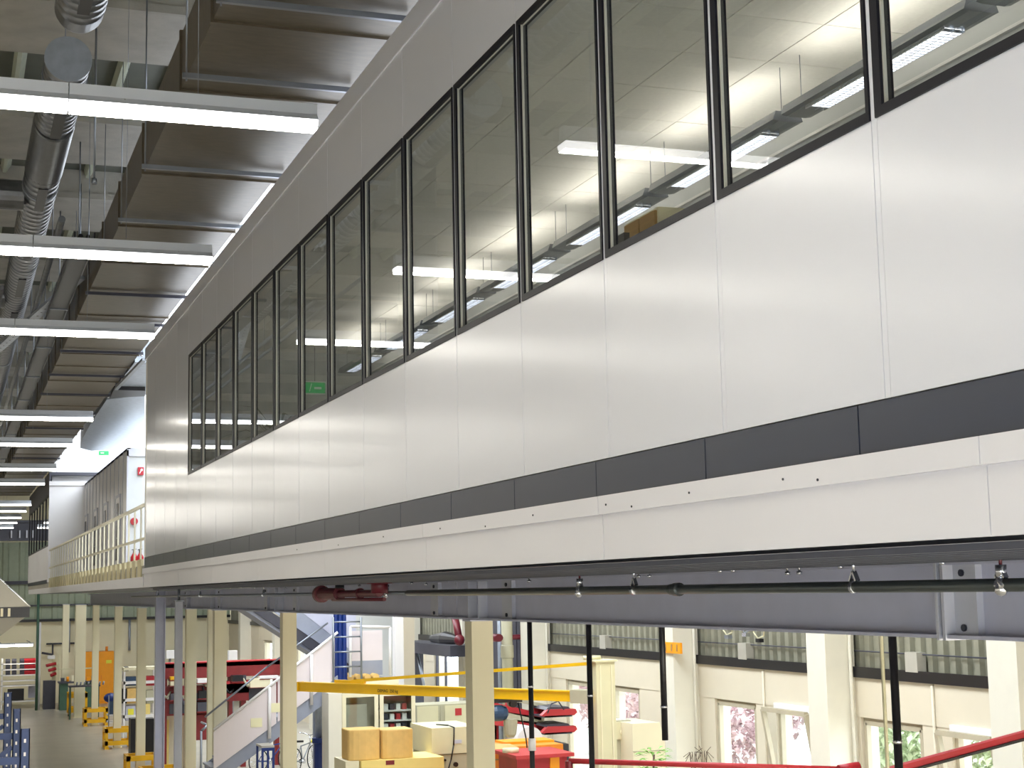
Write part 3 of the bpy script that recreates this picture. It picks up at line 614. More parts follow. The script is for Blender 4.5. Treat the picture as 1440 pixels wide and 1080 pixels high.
# crane girder far left
cg = thing('crane_girder', 'dark crane girder crossing the far end of the hall', 'crane', (0, 73, 2.5))
part('girder', MB().box(-9, 3.3, 72.8, 73.2, 2.5, 2.62).box(-9, 3.3, 72.9, 73.1, 2.62, 3.3).box(-9, 3.3, 72.8, 73.2, 3.3, 3.4), 'darkgrey', cg)
for x in (2.5, 2.85, 3.15): part('bracket', B(x, x+.06, 72.7, 72.8, 2.62, 2.95), 'plate', cg)

# ================================================================== GUARDS, AISLE, FAR END
ordg = ['nearest', 'second nearest', 'third nearest', 'fourth', 'fifth', 'farthest']
def guard(x, y, wd, lb):
    t = thing('column_guard', lb, 'guard', (x, y, FL), 'yellow column guards along the aisle')
    h = .66; a, b, c, d = x-wd/2, x+wd/2, y-wd/2, y+wd/2
    for sx in (a, b-.1):
        for sy in (c, d-.1):
            part('post', B(sx, sx+.1, sy, sy+.1, FL, FL+h), 'yellow', t)
    part('top_ring', MB().box(a, b, c, c+.08, FL+h-.14, FL+h).box(a, b, d-.08, d, FL+h-.14, FL+h).box(a, a+.08, c+.08, d-.08, FL+h-.14, FL+h).box(b-.08, b, c+.08, d-.08, FL+h-.14, FL+h), 'yellow', t)
    part('bottom_ring', MB().box(a, b, c, c+.07, FL+.12, FL+.26).box(a, b, d-.07, d, FL+.12, FL+.26).box(a, a+.07, c+.07, d-.07, FL+.12, FL+.26).box(b-.07, b, c+.07, d-.07, FL+.12, FL+.26), 'yellow', t)
    for sx in (a-.02, b-.14): part('foot', MB().prism([(sx, FL), (sx+.16, FL), (sx+.13, FL+.1), (sx+.03, FL+.1)], 'y', c-.02, c+.1), 'yellow', t)
for (x, y, wd), i in zip(((g1.x, 41.1, .95), (at(199, 1000, Y=44.6).x, 44.6, .85), (at(166, 1000, Y=54).x, 54.0, .9), (at(134, 1000, Y=63.8).x, 63.8, .9)), (0, 1, 2, 3)):
    guard(x, y, wd, 'yellow steel guard frame round a column base, %s down the aisle' % ['nearest', 'second', 'third', 'fourth'][i])
guard(at(269, 1000, Y=37.8).x, 37.8, .9, 'yellow steel guard frame at the lower frame edge, round the column left of the stairs')
# yellow pallet truck / cradle near the workbench
t = thing('yellow_cradle', 'yellow wheeled cradle in front of the far workbench', 'cart', (5.25, 69.5, FL)); p0 = at(96, 990, Y=69); p1 = at(123, 990, Y=69)
for z in (.15, .75):
    for y in (69, 69.8): part('frame_bar', MB().box(p0.x, p1.x, y, y+.11, FL+z, FL+z+.22), 'yellow', t)
for x in (p0.x, p1.x-.12): part('upright', MB().box(x, x+.12, 69, 69.12, FL+.1, FL+.95).box(x, x+.12, 69.8, 69.9, FL+.1, FL+.95), 'yellow', t); part('wheel', MB().cyl((x, 69.1, FL+.1), (x+.08, 69.1, FL+.1), .1, 12), 'rubber', t)
# blue pallet racking in the left foreground
def upright(px0, px1, py, Y, lb):
    a = at(px0, py, Y=Y); b = at(px1, py, Y=Y); zt = a.z
    t = thing('pallet_rack', lb, 'rack', ((a.x+b.x)/2, Y, FL), 'blue pallet rack frames at the left edge')
    for yy_ in (Y,):
        u = part('upright', MB().box(a.x, b.x, yy_, yy_+.02, FL, zt).box(a.x, a.x+.01, yy_, yy_+.09, FL, zt).box(b.x-.01, b.x, yy_, yy_+.09, FL, zt), 'blue', t)
        hl = MB(); z = FL+.2
        while z < zt-.05: hl.box((a.x+b.x)/2-.012, (a.x+b.x)/2+.008, yy_-.004, yy_, z, z+.035); z += .125
        part('slots', hl, 'signwhite', u, kind='stuff')
    x2 = a.x-1.05
    part('upright', MB().box(x2, x2+.1, Y, Y+.02, FL, zt).box(x2, x2+.01, Y, Y+.09, FL, zt), 'blue', t)
    z = zt-.42; s = 1
    while z > FL+.4:
        part('brace', MB().bar((a.x, Y+.05, z), (x2+.1, Y+.05, z-.7 if s else z), .03, .05), 'blue', t)
        part('tie_bar', MB().bar((a.x, Y+.05, z+.12), (x2+.1, Y+.05, z+.12), .03, .07), 'blue', t)
        z -= .72
    part('foot_plate', B(a.x-.03, b.x+.03, Y-.03, Y+.12, FL, FL+.012), 'blue', t)
    return t
upright(29, 42.5, 1025, 16, 'blue perforated rack frame nearest the camera at the left edge')
upright(18.5, 29.5, 997, 18.7, 'blue perforated rack frame second from the camera')
upright(6, 17, 974, 21.4, 'blue perforated rack frame third and farthest from the camera')
# conical extraction hood
hd = thing('extraction_hood', 'large grey pyramid shaped extraction hood with a slotted dark band at the left edge', 'hood', (0, 20, -.46))
tp = at(-45, 772, Y=20); e1 = at(42, 853, Y=20); e2 = at(42, 868, Y=20)
hx = -.25; rx = e1.x-hx
def ring(r, z): return [(hx-r, 20, z), (hx+r, 20, z), (hx+r, 20+2*r*.8, z), (hx-r, 20+2*r*.8, z)]
def frus(r1, z1, r2, z2): return MB().add([(hx-r1, 20.9-r1*.75, z1), (hx+r1, 20.9-r1*.75, z1), (hx+r1, 20.9+r1*.75, z1), (hx-r1, 20.9+r1*.75, z1), (hx-r2, 20.9-r2*.75, z2), (hx+r2, 20.9-r2*.75, z2), (hx+r2, 20.9+r2*.75, z2), (hx-r2, 20.9+r2*.75, z2)], [(0, 1, 5, 4), (1, 2, 6, 5), (2, 3, 7, 6), (3, 0, 4, 7), (3, 2, 1, 0), (4, 5, 6, 7)])
part('upper_cone', frus(rx, e1.z, .25, e1.z+.92), 'hood', hd)
part('lower_cone', frus(rx-.05, e2.z, .35, e2.z-.62), 'hood', hd)
part('slotted_band', frus(rx, e2.z, rx, e1.z), 'black', hd)
bl = MB()
for k in range(26): x = hx-rx+.03+k*(2*rx-.2)/26; bl.box(x, x+.03, 20.9-rx*.75-.012, 20.9-rx*.75, e2.z+.015, e1.z-.015)
part('band_louvre', bl, 'cream', hd, kind='stuff')
part('edge_strip', MB().cyl((hx+rx, 20.9-rx*.75, e1.z), (hx+.25, 20.9-.25*.75, e1.z+.92), .013, 8), 'chrome', hd)
part('flue', MB().cyl((hx, 20.9, e1.z+.92), (hx, 20.9, 6.02), .2, 16), 'spiral', hd)
# far shelf with red bins
RY = 75
def px(x, y, Y): return at(x, y, Y=Y)
a = px(2, 930, RY); b = px(54, 930, RY)
rk = thing('bin_rack', 'wheeled metal shelf rack with red bins below the lit tube at the far left', 'shelf', (3.2, RY, FL))
for x in (a.x, b.x-.12): part('post', B(x, x+.07, RY, RY+.06, FL, px(2, 926, RY).z), 'white', rk)
rows = [933, 941, 949, 957, 964, 986]
for r in rows: z = px(20, r, RY).z; part('shelf', B(a.x, b.x, RY, RY+.6, z-.05, z), 'white', rk)
part('back_panel', B(a.x+1.2, b.x-.1, RY+.5, RY+.55, px(0, 984, RY).z, px(0, 966, RY).z), 'beamgrey', rk)
for q, r in enumerate(rows[:3]):
    z = px(20, r, RY).z
    for k, xx in enumerate((8, 17, 28, 34, 40, 46)):
        x = px(xx, r, RY).x
        solo('storage_bin', MB().prism([(RY+.03, z), (RY+.4, z), (RY+.4, z+.2), (RY+.1, z+.2), (RY, z+.12)], 'x', x, x+.19), 'red' if k > 2 else 'darkgrey', ('red' if k > 2 else 'dark grey') + ' bin on the %s shelf of the far rack, %s from left' % (['top', 'second', 'third'][q], ['first', 'second', 'third', 'fourth', 'fifth', 'sixth'][k]), 'bin', 'bins on the far rack')
p = px(12, 984, RY)
solo('toolbox', B(a.x+.3, a.x+1.0, RY+.1, RY+.5, px(0, 986, RY).z, px(0, 970, RY).z), 'black', 'dark crate on the bottom shelf of the far bin rack', 'crate')
wl2 = thing('work_light', 'lit tube light over the far left rack', 'light', (2.9, 74.6, -2.2)); z = px(20, 908, 74.5).z
a2 = px(-2, 905, 74.5); b2 = px(46, 905, 74.5)
part('lamp_tube', B(a2.x, b2.x, 74.45, 74.55, z-.04, z+.05), 'diffuser', wl2); part('housing', B(a2.x, b2.x+.05, 74.42, 74.6, z+.05, z+.12), 'lampbody', wl2)
for x in (a2.x+.1, b2.x-.1): part('bracket', MB().cyl((x, 74.5, z+.12), (x, 78, z+.12), .02, 6), 'rail', wl2)
q1 = px(54, 838, 73.6)
t = thing('service_pole', 'tall thin dark green pole between the far rack and the workbench', 'pole', (q1.x, 73.6, FL))
part('pole', MB().cyl((q1.x, 73.6, FL), (q1.x, 73.6, px(54, 828, 73.6).z), .06, 8), 'green', t); part('pale_conduit', MB().cyl((q1.x+.1, 73.7, FL), (q1.x+.1, 73.7, -1.1), .05, 8), 'white', t)
# red machines / robot cell at 64-80
t = thing('red_parts_stand', 'stand with red and dark parts between the far rack and the workbench', 'stand', (4.2, 74, FL))
a = px(61, 980, 74); b = px(78, 980, 74)
part('cabinet', B(a.x, b.x, 74, 74.6, FL, px(0, 960, 74).z), 'darkgrey', t); part('pillar', B(b.x-.15, b.x, 74.2, 74.4, px(0, 960, 74).z, px(0, 925, 74).z), 'beige', t)
for k in range(3): c = px(70, 936+k*7, 74); part('red_arm', MB().cyl((a.x+.1+.1*k, 74, c.z), (b.x, 74.1, c.z+.08), .07, 10), 'red', t)
part('display', B(a.x+.15, b.x-.05, 74, 74.1, px(0, 929, 74).z, px(0, 924, 74).z), 'white', t)
# workbench with green cabinets
t = thing('workbench', 'long workbench with green legs and tools in front of the far wall', 'workbench', (5.0, 73, FL))
a = px(82, 985, 73); b = px(118, 985, 73); zt = px(0, 962, 73).z
part('worktop', B(a.x, b.x+.6, 72.8, 73.7, zt-.07, zt), 'darkgrey', t)
for x in (a.x+.05, a.x+.75, b.x): part('pedestal', B(x, x+.35, 72.9, 73.6, FL, zt-.07), 'green', t)
part('rear_shelf', MB().box(a.x, b.x+.6, 73.6, 73.66, zt+.5, zt+.55).box(a.x, a.x+.05, 73.6, 73.66, zt, zt+1.1).box(b.x, b.x+.05, 73.6, 73.66, zt, zt+1.1), 'beige', t)
for k in range(7):
    x = a.x+.1+k*.22; h = .16+.1*((k*37) % 5)/4
    solo(['tool_box', 'tool_jar', 'parts_box'][k % 3], B(x, x+.15, 73.0, 73.25, zt, zt+h) if k % 3 != 1 else MB().cyl((x+.07, 73.1, zt), (x+.07, 73.1, zt+h), .06, 10), ['darkgrey', 'orange', 'cream', 'red'][k % 4], '%s item on the far workbench, %s from its left end' % (['dark grey', 'orange', 'cream', 'red'][k % 4], ['first', 'second', 'third', 'fourth', 'fifth', 'sixth', 'seventh'][k]), 'tool', 'items on the far workbench')
t = thing('rack_of_grippers', 'low bench with a row of pale clamps left of the orange locker', 'rack', (5.6, 67, FL)); a = px(96, 985, 67.3); b = px(140, 985, 67.3); zt = px(0, 968, 67.3).z
part('bench_top', B(a.x, b.x, 67.0, 67.6, zt-.06, zt), 'darkgrey', t)
for x in (a.x+.04, b.x-.08): part('leg', B(x, x+.05, 67.1, 67.5, FL, zt-.06), 'green', t)
for k in range(8): part('clamp', MB().cyl((a.x+.3+k*.15, 67.1, zt), (a.x+.33+k*.15, 67.1, zt+.14), .035, 8), 'rail', t)
a = px(66, 906, 77.4); b = px(106, 906, 77.4)
t = thing('wall_rail', 'thin dark rail with brackets on the far wall above the workbench', 'rail', (4.9, 77.4, -1.9))
part('rail', MB().cyl((a.x, 77.9, a.z), (b.x, 77.9, a.z), .04, 8), 'darkgrey', t)
part('bracket', MB().cyl((b.x-1, 77.9, a.z), (b.x-1, 77.7, a.z-.5), .04, 8).cyl((b.x-1, 77.7, a.z-.5), (b.x-1.5, 77.7, a.z-.4), .05, 8), 'darkgrey', t)
# orange locker
OY = 76.4
a = px(119, 917, OY); b = px(161, 917, OY)
t = thing('orange_locker', 'tall orange two door steel locker against the far wall', 'locker', ((a.x+b.x)/2, OY, FL))
part('carcass', B(a.x, b.x, OY, OY+.9, FL, a.z), 'orange', t)
xm = (a.x+b.x)/2
for x0, x1, s in ((a.x+.03, xm-.01, 1), (xm+.01, b.x-.03, -1)):
    d = part('door', B(x0, x1, OY-.03, OY, FL+.1, a.z-.05), 'orange', t)
    part('handle', B(xm+s*-.09-.02, xm+s*-.09+.02, OY-.06, OY-.03, FL+1.1, FL+1.3), 'orange2', d)
part('notice', B(xm+.3, xm+.55, OY-.04, OY-.03, a.z-.55, a.z-.4), 'paper', t, label='small yellow label high on the right door')
part('lamp', MB().cyl((xm+.35, OY+.3, a.z), (xm+.35, OY+.3, a.z+.22), .06, 10), 'orange2', t)
# shelving with boxes between columns 160-215
SY = 57
def bx_(name, x0, x1, y0, y1, Y, dep, m, lb, cat, grp=None):
    a = px(x0, y0, Y); b = px(x1, y1, Y)
    return solo(name, MB().box(a.x, b.x, Y, Y+dep, b.z, a.z), m, lb, cat, grp)
t = thing('storage_shelf', 'white storage shelf full of crates between the aisle columns', 'shelf', (7, SY, FL))
a = px(174, 945, SY); b = px(221, 945, SY)
for x in (a.x, b.x-.06): part('post', MB().box(x, x+.06, SY, SY+.05, FL, a.z).box(x, x+.06, SY+.75, SY+.8, FL, a.z), 'white', t)
for y in (945, 965, 990, 1014): z = px(0, y, SY).z; part('shelf', B(a.x, b.x, SY, SY+.8, z-.1, z), 'cream' if y < 950 else 'white', t)
for n_, x0, x1, y0, y1, m, lb in (('plastic_crate', 177, 192, 952, 964, 'steelblue', 'dark blue crate on the second shelf between the columns'), ('red_bag', 205, 217, 951, 964, 'red', 'red and white package on the second shelf right of the column'),
    ('cardboard_box', 179, 193, 968, 989, 'card', 'brown cardboard box with an open flap on the middle shelf'), ('black_case', 171, 178, 969, 989, 'black', 'black case left of the brown cardboard box'),
    ('grey_bin', 177, 192, 993, 1013, 'beamgrey', 'grey bin with a yellow note on the third shelf'), ('beige_folder_box', 205, 211, 990, 1013, 'cardlight', 'pale beige box on the third shelf beside the column'), ('monitor', 176, 181, 938, 943.5, 'black', 'small black box on top of the white storage shelf'),
    ('parts_tray', 206, 216, 971, 989, 'beiged', 'grey beige tray of parts on the middle shelf right of the column')):
    bx_(n_, x0, x1, y0, y1, SY+.1, .5, m, lb, 'box', 'things on the storage shelf')
a = px(180, 997, SY+.08); b = px(188, 1005, SY+.08)
solo('note', B(a.x, b.x, SY+.08, SY+.098, b.z, a.z), 'paper', 'square yellow note stuck on the grey bin', 'note')
# low trolley left with blue item
t = thing('trolley', 'white trolley with a blue bag left of the storage shelf', 'trolley', (6.6, 60, FL)); a = px(152, 1015, 60); b = px(164, 1015, 60)
for y in (1012, 1022): z = px(0, y, 60).z; part('shelf', B(a.x, b.x, 60, 60.7, z-.05, z), 'white', t)
for x in (a.x, b.x-.04): part('leg', B(x, x+.04, 60, 60.04, FL, px(0, 984, 60).z), 'rail', t)
part('bin', B(a.x+.05, b.x-.05, 60.1, 60.6, px(0, 1012, 60).z, px(0, 985, 60).z), 'steelblue', t)
solo('blue_bag', MB().ball((px(157, 978, 60).x, 60.3, px(157, 982, 60).z+.0), .26, 12, .7), 'bluebin', 'bright blue bag lying on the trolley', 'bag')
# dark bins
for i, (x0, x1) in enumerate(((184, 193), (205, 217))):
    bx_('dark_bin', x0, x1, 1011, 1069, 50, .6, 'black', ('dark wheeled bin left of the third column guard', 'dark wheeled bin right of the third column guard')[i], 'bin', 'dark bins behind the columns').location.z
    C.collection.objects[-1]
# cream big box with black print at 230-256
QY = 47
a = px(231, 1005, QY); b = px(262, 1005, QY)
t = thing('shipping_crate', 'pale cream crate with black stencil bars behind the slim posts', 'crate', ((a.x+b.x)/2, QY, FL))
part('crate_body', B(a.x, b.x, QY, QY+1, FL, a.z), 'cream', t)
part('stencil', MB().box(a.x+.38, a.x+.45, QY-.006, QY, a.z-.42, a.z-.1).box(a.x+.38, a.x+.45, QY-.006, QY, a.z-.85, a.z-.55), 'black', t)
part('straw_stripe', MB().box(a.x+.05, a.x+.14, QY-.005, QY, FL, a.z-.15), 'cardlight', t)
# red heavy machine frame
MY_ = 46
mr = thing('red_press_frame', 'large dark red machine frame with horizontal beams behind the columns', 'machine', (8.5, MY_, FL))
for (x0, x1, y0, y1, m) in ((231, 396, 932.5, 934, 'redarm'), (231, 396, 934, 949, 'redbeam'), (232, 350, 966, 974, 'redbeam'), (318, 360, 958, 961, 'redarm'), (318, 350, 962, 985, 'redbeam'), (232, 300, 985, 1004, 'redbeam'), (275, 296, 1004, 1040, 'redbeam')):
    a = px(x0, y0, MY_); b = px(x1, y1, MY_); part('cross_beam', B(a.x, b.x, MY_, MY_+.5, b.z, a.z), m, mr)
for x0, x1 in ((232, 236), (262, 268), (323, 328), (340, 347), (388, 394)):
    a = px(x0, 936, MY_); b = px(x1, 936, MY_); part('upright', B(a.x, b.x, MY_+.1, MY_+.4, FL, a.z), 'redbeam', mr)
for x0, x1, y0, y1, m, lb in ((240, 249, 952, 956, 'yellow', 'yellow box'), (240, 250, 957, 964, 'cream', 'cream carton'), (278, 294, 955, 960, 'white', 'long white box'), (327, 342, 950, 958, 'black', 'black motor block'), (352, 380, 955, 966, 'cream', 'stack of cream papers'), (366, 392, 951, 954, 'white', 'flat white tray'),
    (280, 292, 972, 982, 'black', 'black valve block'), (240, 255, 976, 984, 'darkgrey', 'dark grey gearbox'), (278, 293, 988, 1000, 'darkgrey', 'grey motor')):
    bx_('machine_item', x0, x1, y0, y1, MY_-.35, .3, m, lb + ' on the red machine frame', 'part', 'things on the red machine frame')
    a = px(x0-1, y1, MY_-.35); b = px(x1+1, y1, MY_-.35); part('bracket_shelf', B(a.x, b.x, MY_-.36, MY_+.1, a.z-.04, min(a.z, b.z)), 'redbeam', mr)
for k in range(14):
    x = random.uniform(236, 345); y = random.uniform(952, 1000); a = px(x, y, MY_-.1); b = px(x+random.uniform(-14, 14), y+random.uniform(2, 14), MY_-.1)
    part('hose', MB().tube([(a.x, MY_-.05, a.z), ((a.x+b.x)/2, MY_-.2, min(a.z, b.z)-.1), (b.x, MY_-.05, b.z)], .03, 6), ['black', 'darkgrey', 'beiged'][k % 3], mr)
for x0, x1, y0, y1 in ((324, 346, 950, 958), (350, 386, 967, 984), (300, 318, 962, 984), (238, 262, 990, 1003), (270, 292, 975, 985)):  # dark boxes stand in for the shaded voids between the beams
    a = px(x0, y0, MY_); b = px(x1, y1, MY_); part('dark_gap', B(a.x, b.x, MY_-.02, MY_+.4, b.z, a.z), 'darkgrey', mr)
t = thing('pale_handrail', 'pale bent tube handrail in front of the red machine', 'rail', (6.9, 40, FL)); a = px(283, 1028, 40); b = px(292, 1020, 40)
part('tube', MB().tube([(a.x, 40, FL), (a.x, 40, a.z), (b.x, 40, b.z), (b.x, 41, b.z)], .03, 8), 'rail', t)
# electrical box hung on wall (232-246, 915)
for x0, x1, y0, y1, m, lb in ((234, 246, 915, 926, 'white', 'white switch box on the rear wall above the red machine'), (322, 334, 915, 929, 'white', 'white control box above the red machine beside the column')):
    a = px(x0, y0, 56); b = px(x1, y1, 56)
    t = thing('switch_box', lb, 'box', ((a.x+b.x)/2, 56, b.z)); part('body', B(a.x, b.x, 56, 56.3, b.z, a.z), m, t); part('stand', MB().cyl(((a.x+b.x)/2, 56.15, FL), ((a.x+b.x)/2, 56.15, b.z), .04, 8), 'rail', t)

# ================================================================== STAIRS
TY = 32.0; TW = 1.1
st = thing('staircase', 'steel staircase with white side panels climbing right to a landing', 'stairs', (6, TY, FL))
def P2(x, y, Y=TY): return at(x, y, Y=Y)
def sband(pts, y0, y1, m, name, par=st):
    q = [P2(*p) for p in pts]; return part(name, MB().prism([(p.x, p.z) for p in q], 'y', y0, y1), m, par)
sband([(300, 1080), (300, 1104), (475, 976), (475, 950)], TY, TY+.06, 'steelgrey', 'stringer')
sband([(300, 1082), (300, 1104), (475, 978), (475, 956)], TY+TW, TY+TW+.06, 'steelgrey', 'stringer')
sband([(300, 1029), (300, 1082), (388, 1017), (388, 960)], TY-.04, TY-.02, 'stairpanel', 'side_panel')
sband([(390, 958), (390, 1015), (470, 955), (470, 895)], TY-.04, TY-.02, 'stairpanel', 'side_panel')
def rod(pts, r, m, name, dy=0, par=st):
    q = [P2(*p) for p in pts]; return part(name, MB().tube([(v.x, TY+dy, v.z) for v in q], r, 8), m, par)
rod([(300, 1026), (474, 889)], .028, 'white', 'handrail', -.06)
rod([(300, 1014), (390, 941), (478, 877)], .02, 'rail', 'rear_handrail', TW)
for x, y0, y1 in ((378, 966, 1038), (437, 920, 991)): rod([(x, y0), (x, y1)], .035, 'white', 'panel_post', -.07)
A0 = P2(300, 1086); A1 = P2(475, 958); n = 13
for k in range(n):
    t_ = (k+.5)/n; x = A0.x+(A1.x-A0.x)*t_; z = A0.z+(A1.z-A0.z)*t_
    part('tread', B(x-.14, x+.14, TY+.06, TY+TW, z-.01, z+.03), 'steelgrey', st)
for xx, yy2, lb in ((360, 1017, 'lower'), (386, 996, 'upper')):
    a = P2(xx-8, yy2-7); b = P2(xx+8, yy2+5)
    part('notice', B(a.x, b.x, TY-.05, TY-.041, b.z, a.z), 'note', st, label='%s cream notice on the white side panel' % lb)
# landing and upper flight
LZ = P2(500, 958).z
L0x = P2(473, 958).x; L1x = P2(560, 958).x
part('landing_plate', B(L0x, L1x, TY, TY+2.5, LZ-.12, LZ), 'darkgrey', st)
part('landing_edge', B(L0x, L1x, TY-.03, TY, LZ-.16, LZ+.02), 'cream', st)
for x, y in ((L0x+.05, TY+.02), (L1x-.12, TY+.02), (L0x+.05, TY+2.4), (L1x-.12, TY+2.4)): part('landing_leg', B(x, x+.08, y, y+.08, FL, LZ-.12), 'steelgrey', st)
YU = TY+1.3
def sb_(pts, y0, y1, m, name): q = [at(*p, Y=YU) for p in pts]; return part(name, MB().prism([(p.x, p.z) for p in q], 'y', y0, y1), m, st)
sb_([(330, 842), (352, 842), (500, 935), (500, 955)], YU, YU+.06, 'darkgrey', 'upper_stringer')
sb_([(352, 838), (395, 838), (500, 915), (500, 940)], YU-.02, YU+.0, 'steelgrey', 'upper_side_plate')
sb_([(332, 850), (340, 848), (500, 948), (500, 958)], YU+.06, YU+1.1, 'steelgrey', 'upper_soffit')
sb_([(395, 838), (470, 838), (500, 850), (500, 920)], YU-.03, YU-.025, 'beamgrey', 'upper_side_panel')
# landing guard
for pts in ([(493, 952), (493, 881), (549, 882), (549, 950)],): rod(pts, .03, 'white', 'guard_frame', .02)
a = P2(497, 888); b = P2(545, 929); part('guard_panel', B(a.x, b.x, TY+.4, TY+.42, b.z, a.z), 'stairpanel', st)
a = P2(497, 931); b = P2(545, 950); part('lower_guard_panel', B(a.x, b.x, TY+.4, TY+.42, b.z, a.z), 'steelgrey', st)
a = P2(456, 872); 
for x in (467, 506): p0 = P2(x, 868); part('ladder_post', MB().cyl((p0.x, TY-.1, p0.z), (p0.x, TY-.1, LZ), .022, 8), 'rail', st)
for y in (875, 896, 917, 938): p0 = P2(467, y); p1 = P2(506, y); part('ladder_rung', MB().cyl((p0.x, TY-.1, p0.z), (p1.x, TY-.1, p0.z), .016, 8), 'rail', st)
# blue hose bundle
hb = thing('blue_tube_bundle', 'bundle of glossy dark blue tubes hanging beside the landing', 'tubes', (7.2, 32.2, LZ))
for k, x in enumerate((475, 481, 487)):
    p0 = P2(x, 862); p1 = P2(x, 957); part('tube', MB().lathe((p0.x, TY+.2, p1.z), (p0.x, TY+.2, p0.z), [(0, .075 if k != 1 else .08), (.25, .055), (1.35, .045)], 12), 'bluebin', hb)
for x0, x1, lb in ((495, 503, 'first'), (507, 515, 'second'), (519, 527, 'third'), (531, 539, 'fourth')):
    a = P2(x0, 955); b = P2(x1, 958)
    solo('wood_roll', MB().cyl((a.x, TY+.1, LZ+.07), (a.x, TY+1.0, LZ+.07), .065, 12), 'card', 'tan roll lying on the stair landing, %s from the left' % lb, 'roll', 'rolls on the landing')

# ================================================================== BAY BEHIND: JIB CRANE AND MACHINES
JY = 22.0
mp = at(846, 930, Y=JY); bz0 = at(830, 974, Y=JY).z; bz1 = at(830, 986, Y=JY).z; zc = (bz0+bz1)/2
tip = at(423, 967, Z=zc-.02)
jc = thing('jib_crane', 'yellow jib crane boom with a tie rod on a cream mast', 'crane', (mp.x, JY, FL))
part('mast', MB().box(mp.x-.15, mp.x+.15, JY-.14, JY+.14, FL, mp.z), 'beige', jc)
part('mast_rib', MB().box(mp.x-.10, mp.x-.08, JY-.16, JY-.14, FL, mp.z-.05).box(mp.x+.08, mp.x+.1, JY-.16, JY-.14, FL, mp.z-.05), 'cream', jc)
part('mast_cap', MB().box(mp.x-.19, mp.x+.18, JY-.18, JY+.18, mp.z, mp.z+.025).cyl((mp.x-.3, JY, mp.z+.06), (mp.x-.02, JY, mp.z+.06), .03, 8), 'beige', jc)
root = Vector((mp.x-.16, JY, zc)); tipv = Vector((tip.x, tip.y, zc))
bm_ = part('boom', MB().bar(root, tipv, .1, .13).bar(root+Vector((0, 0, .07)), tipv+Vector((0, 0, .07)), .14, .02).bar(root-Vector((0, 0, .07)), tipv-Vector((0, 0, .07)), .14, .02), 'jib', jc)
part('boom_end_cap', MB().bar(tipv, tipv+(tipv-root).normalized()*.02, .16, .17), 'jib', jc)
part('boom_bracket', MB().bar(root, root+(tipv-root).normalized()*.35, .2, .2), 'beiged', jc)
d_ = (tipv-root)
tr = root + d_*.80
part('tie_rod', MB().bar(Vector((mp.x-.16, JY, at(828, 933, Y=JY).z)), tr+Vector((0, 0, .12)), .04, .05), 'jib', jc)
part('tie_plate', MB().bar(tr+Vector((0, 0, .11))-d_.normalized()*.3, tr+Vector((0, 0, .11))+d_.normalized()*.4, .06, .05), 'jib', jc)
tx = root + d_*.66
fw = Vector((d_.y, -d_.x, 0)).normalized()
if fw.y > 0: fw = -fw
cu = bpy.data.curves.new('lettering', 'FONT'); cu.body = 'DEMAG  250 kg'; cu.size = .07; cu.extrude = .001; cu.align_x = 'CENTER'; cu.align_y = 'CENTER'
tmpo = bpy.data.objects.new('tmp', cu); C.collection.objects.link(tmpo)
dg = bpy.context.evaluated_depsgraph_get(); me = bpy.data.meshes.new_from_object(tmpo.evaluated_get(dg)); bpy.data.objects.remove(tmpo)
me.materials.clear(); me.materials.append(M['black'])
lo = link('lettering', me, tuple(tx+fw*.056-Vector((0, 0, .02))), jc); lo.rotation_euler = (PI/2, 0, math.atan2(-d_.y, -d_.x))
# hoist hanging from the boom
ht = .285; hp = root + d_*ht
ho = thing('chain_hoist', 'blue grey electric hoist hanging under the yellow boom', 'hoist', (hp.x, hp.y, zc-.75))
part('trolley', MB().box(hp.x-.3, hp.x+.35, hp.y-.06, hp.y+.06, zc-.14, zc-.085).cyl((hp.x-.2, hp.y-.08, zc-.16), (hp.x-.2, hp.y+.08, zc-.16), .06, 10).cyl((hp.x+.2, hp.y-.08, zc-.16), (hp.x+.2, hp.y+.08, zc-.16), .06, 10), 'black', ho)
part('motor', MB().lathe((hp.x-.18, hp.y, zc-.3), (hp.x+.2, hp.y, zc-.3), [(0, .06), (.03, .10), (.1, .125), (.2, .125), (.27, .1), (.3, .06)], 18), 'steelblue', ho)
part('chain_bag', MB().lathe((hp.x+.16, hp.y-.02, zc-.68), (hp.x+.16, hp.y-.02, zc-.42), [(0, .05), (.05, .09), (.2, .11), (.28, .11)], 14), 'beiged', ho)
part('control_cable', MB().tube([(hp.x-.16, hp.y, zc-.28), (hp.x-.2, hp.y-.02, zc-.5), (hp.x-.2, hp.y-.03, zc-1.6), (hp.x-.17, hp.y-.03, zc-2.2)], .022, 8), 'black', ho)
part('chain', MB().tube([(hp.x+.3, hp.y, zc-.15), (hp.x+.42, hp.y, zc-.7), (hp.x+.45, hp.y, zc-1.0)], .012, 6), 'black', ho)
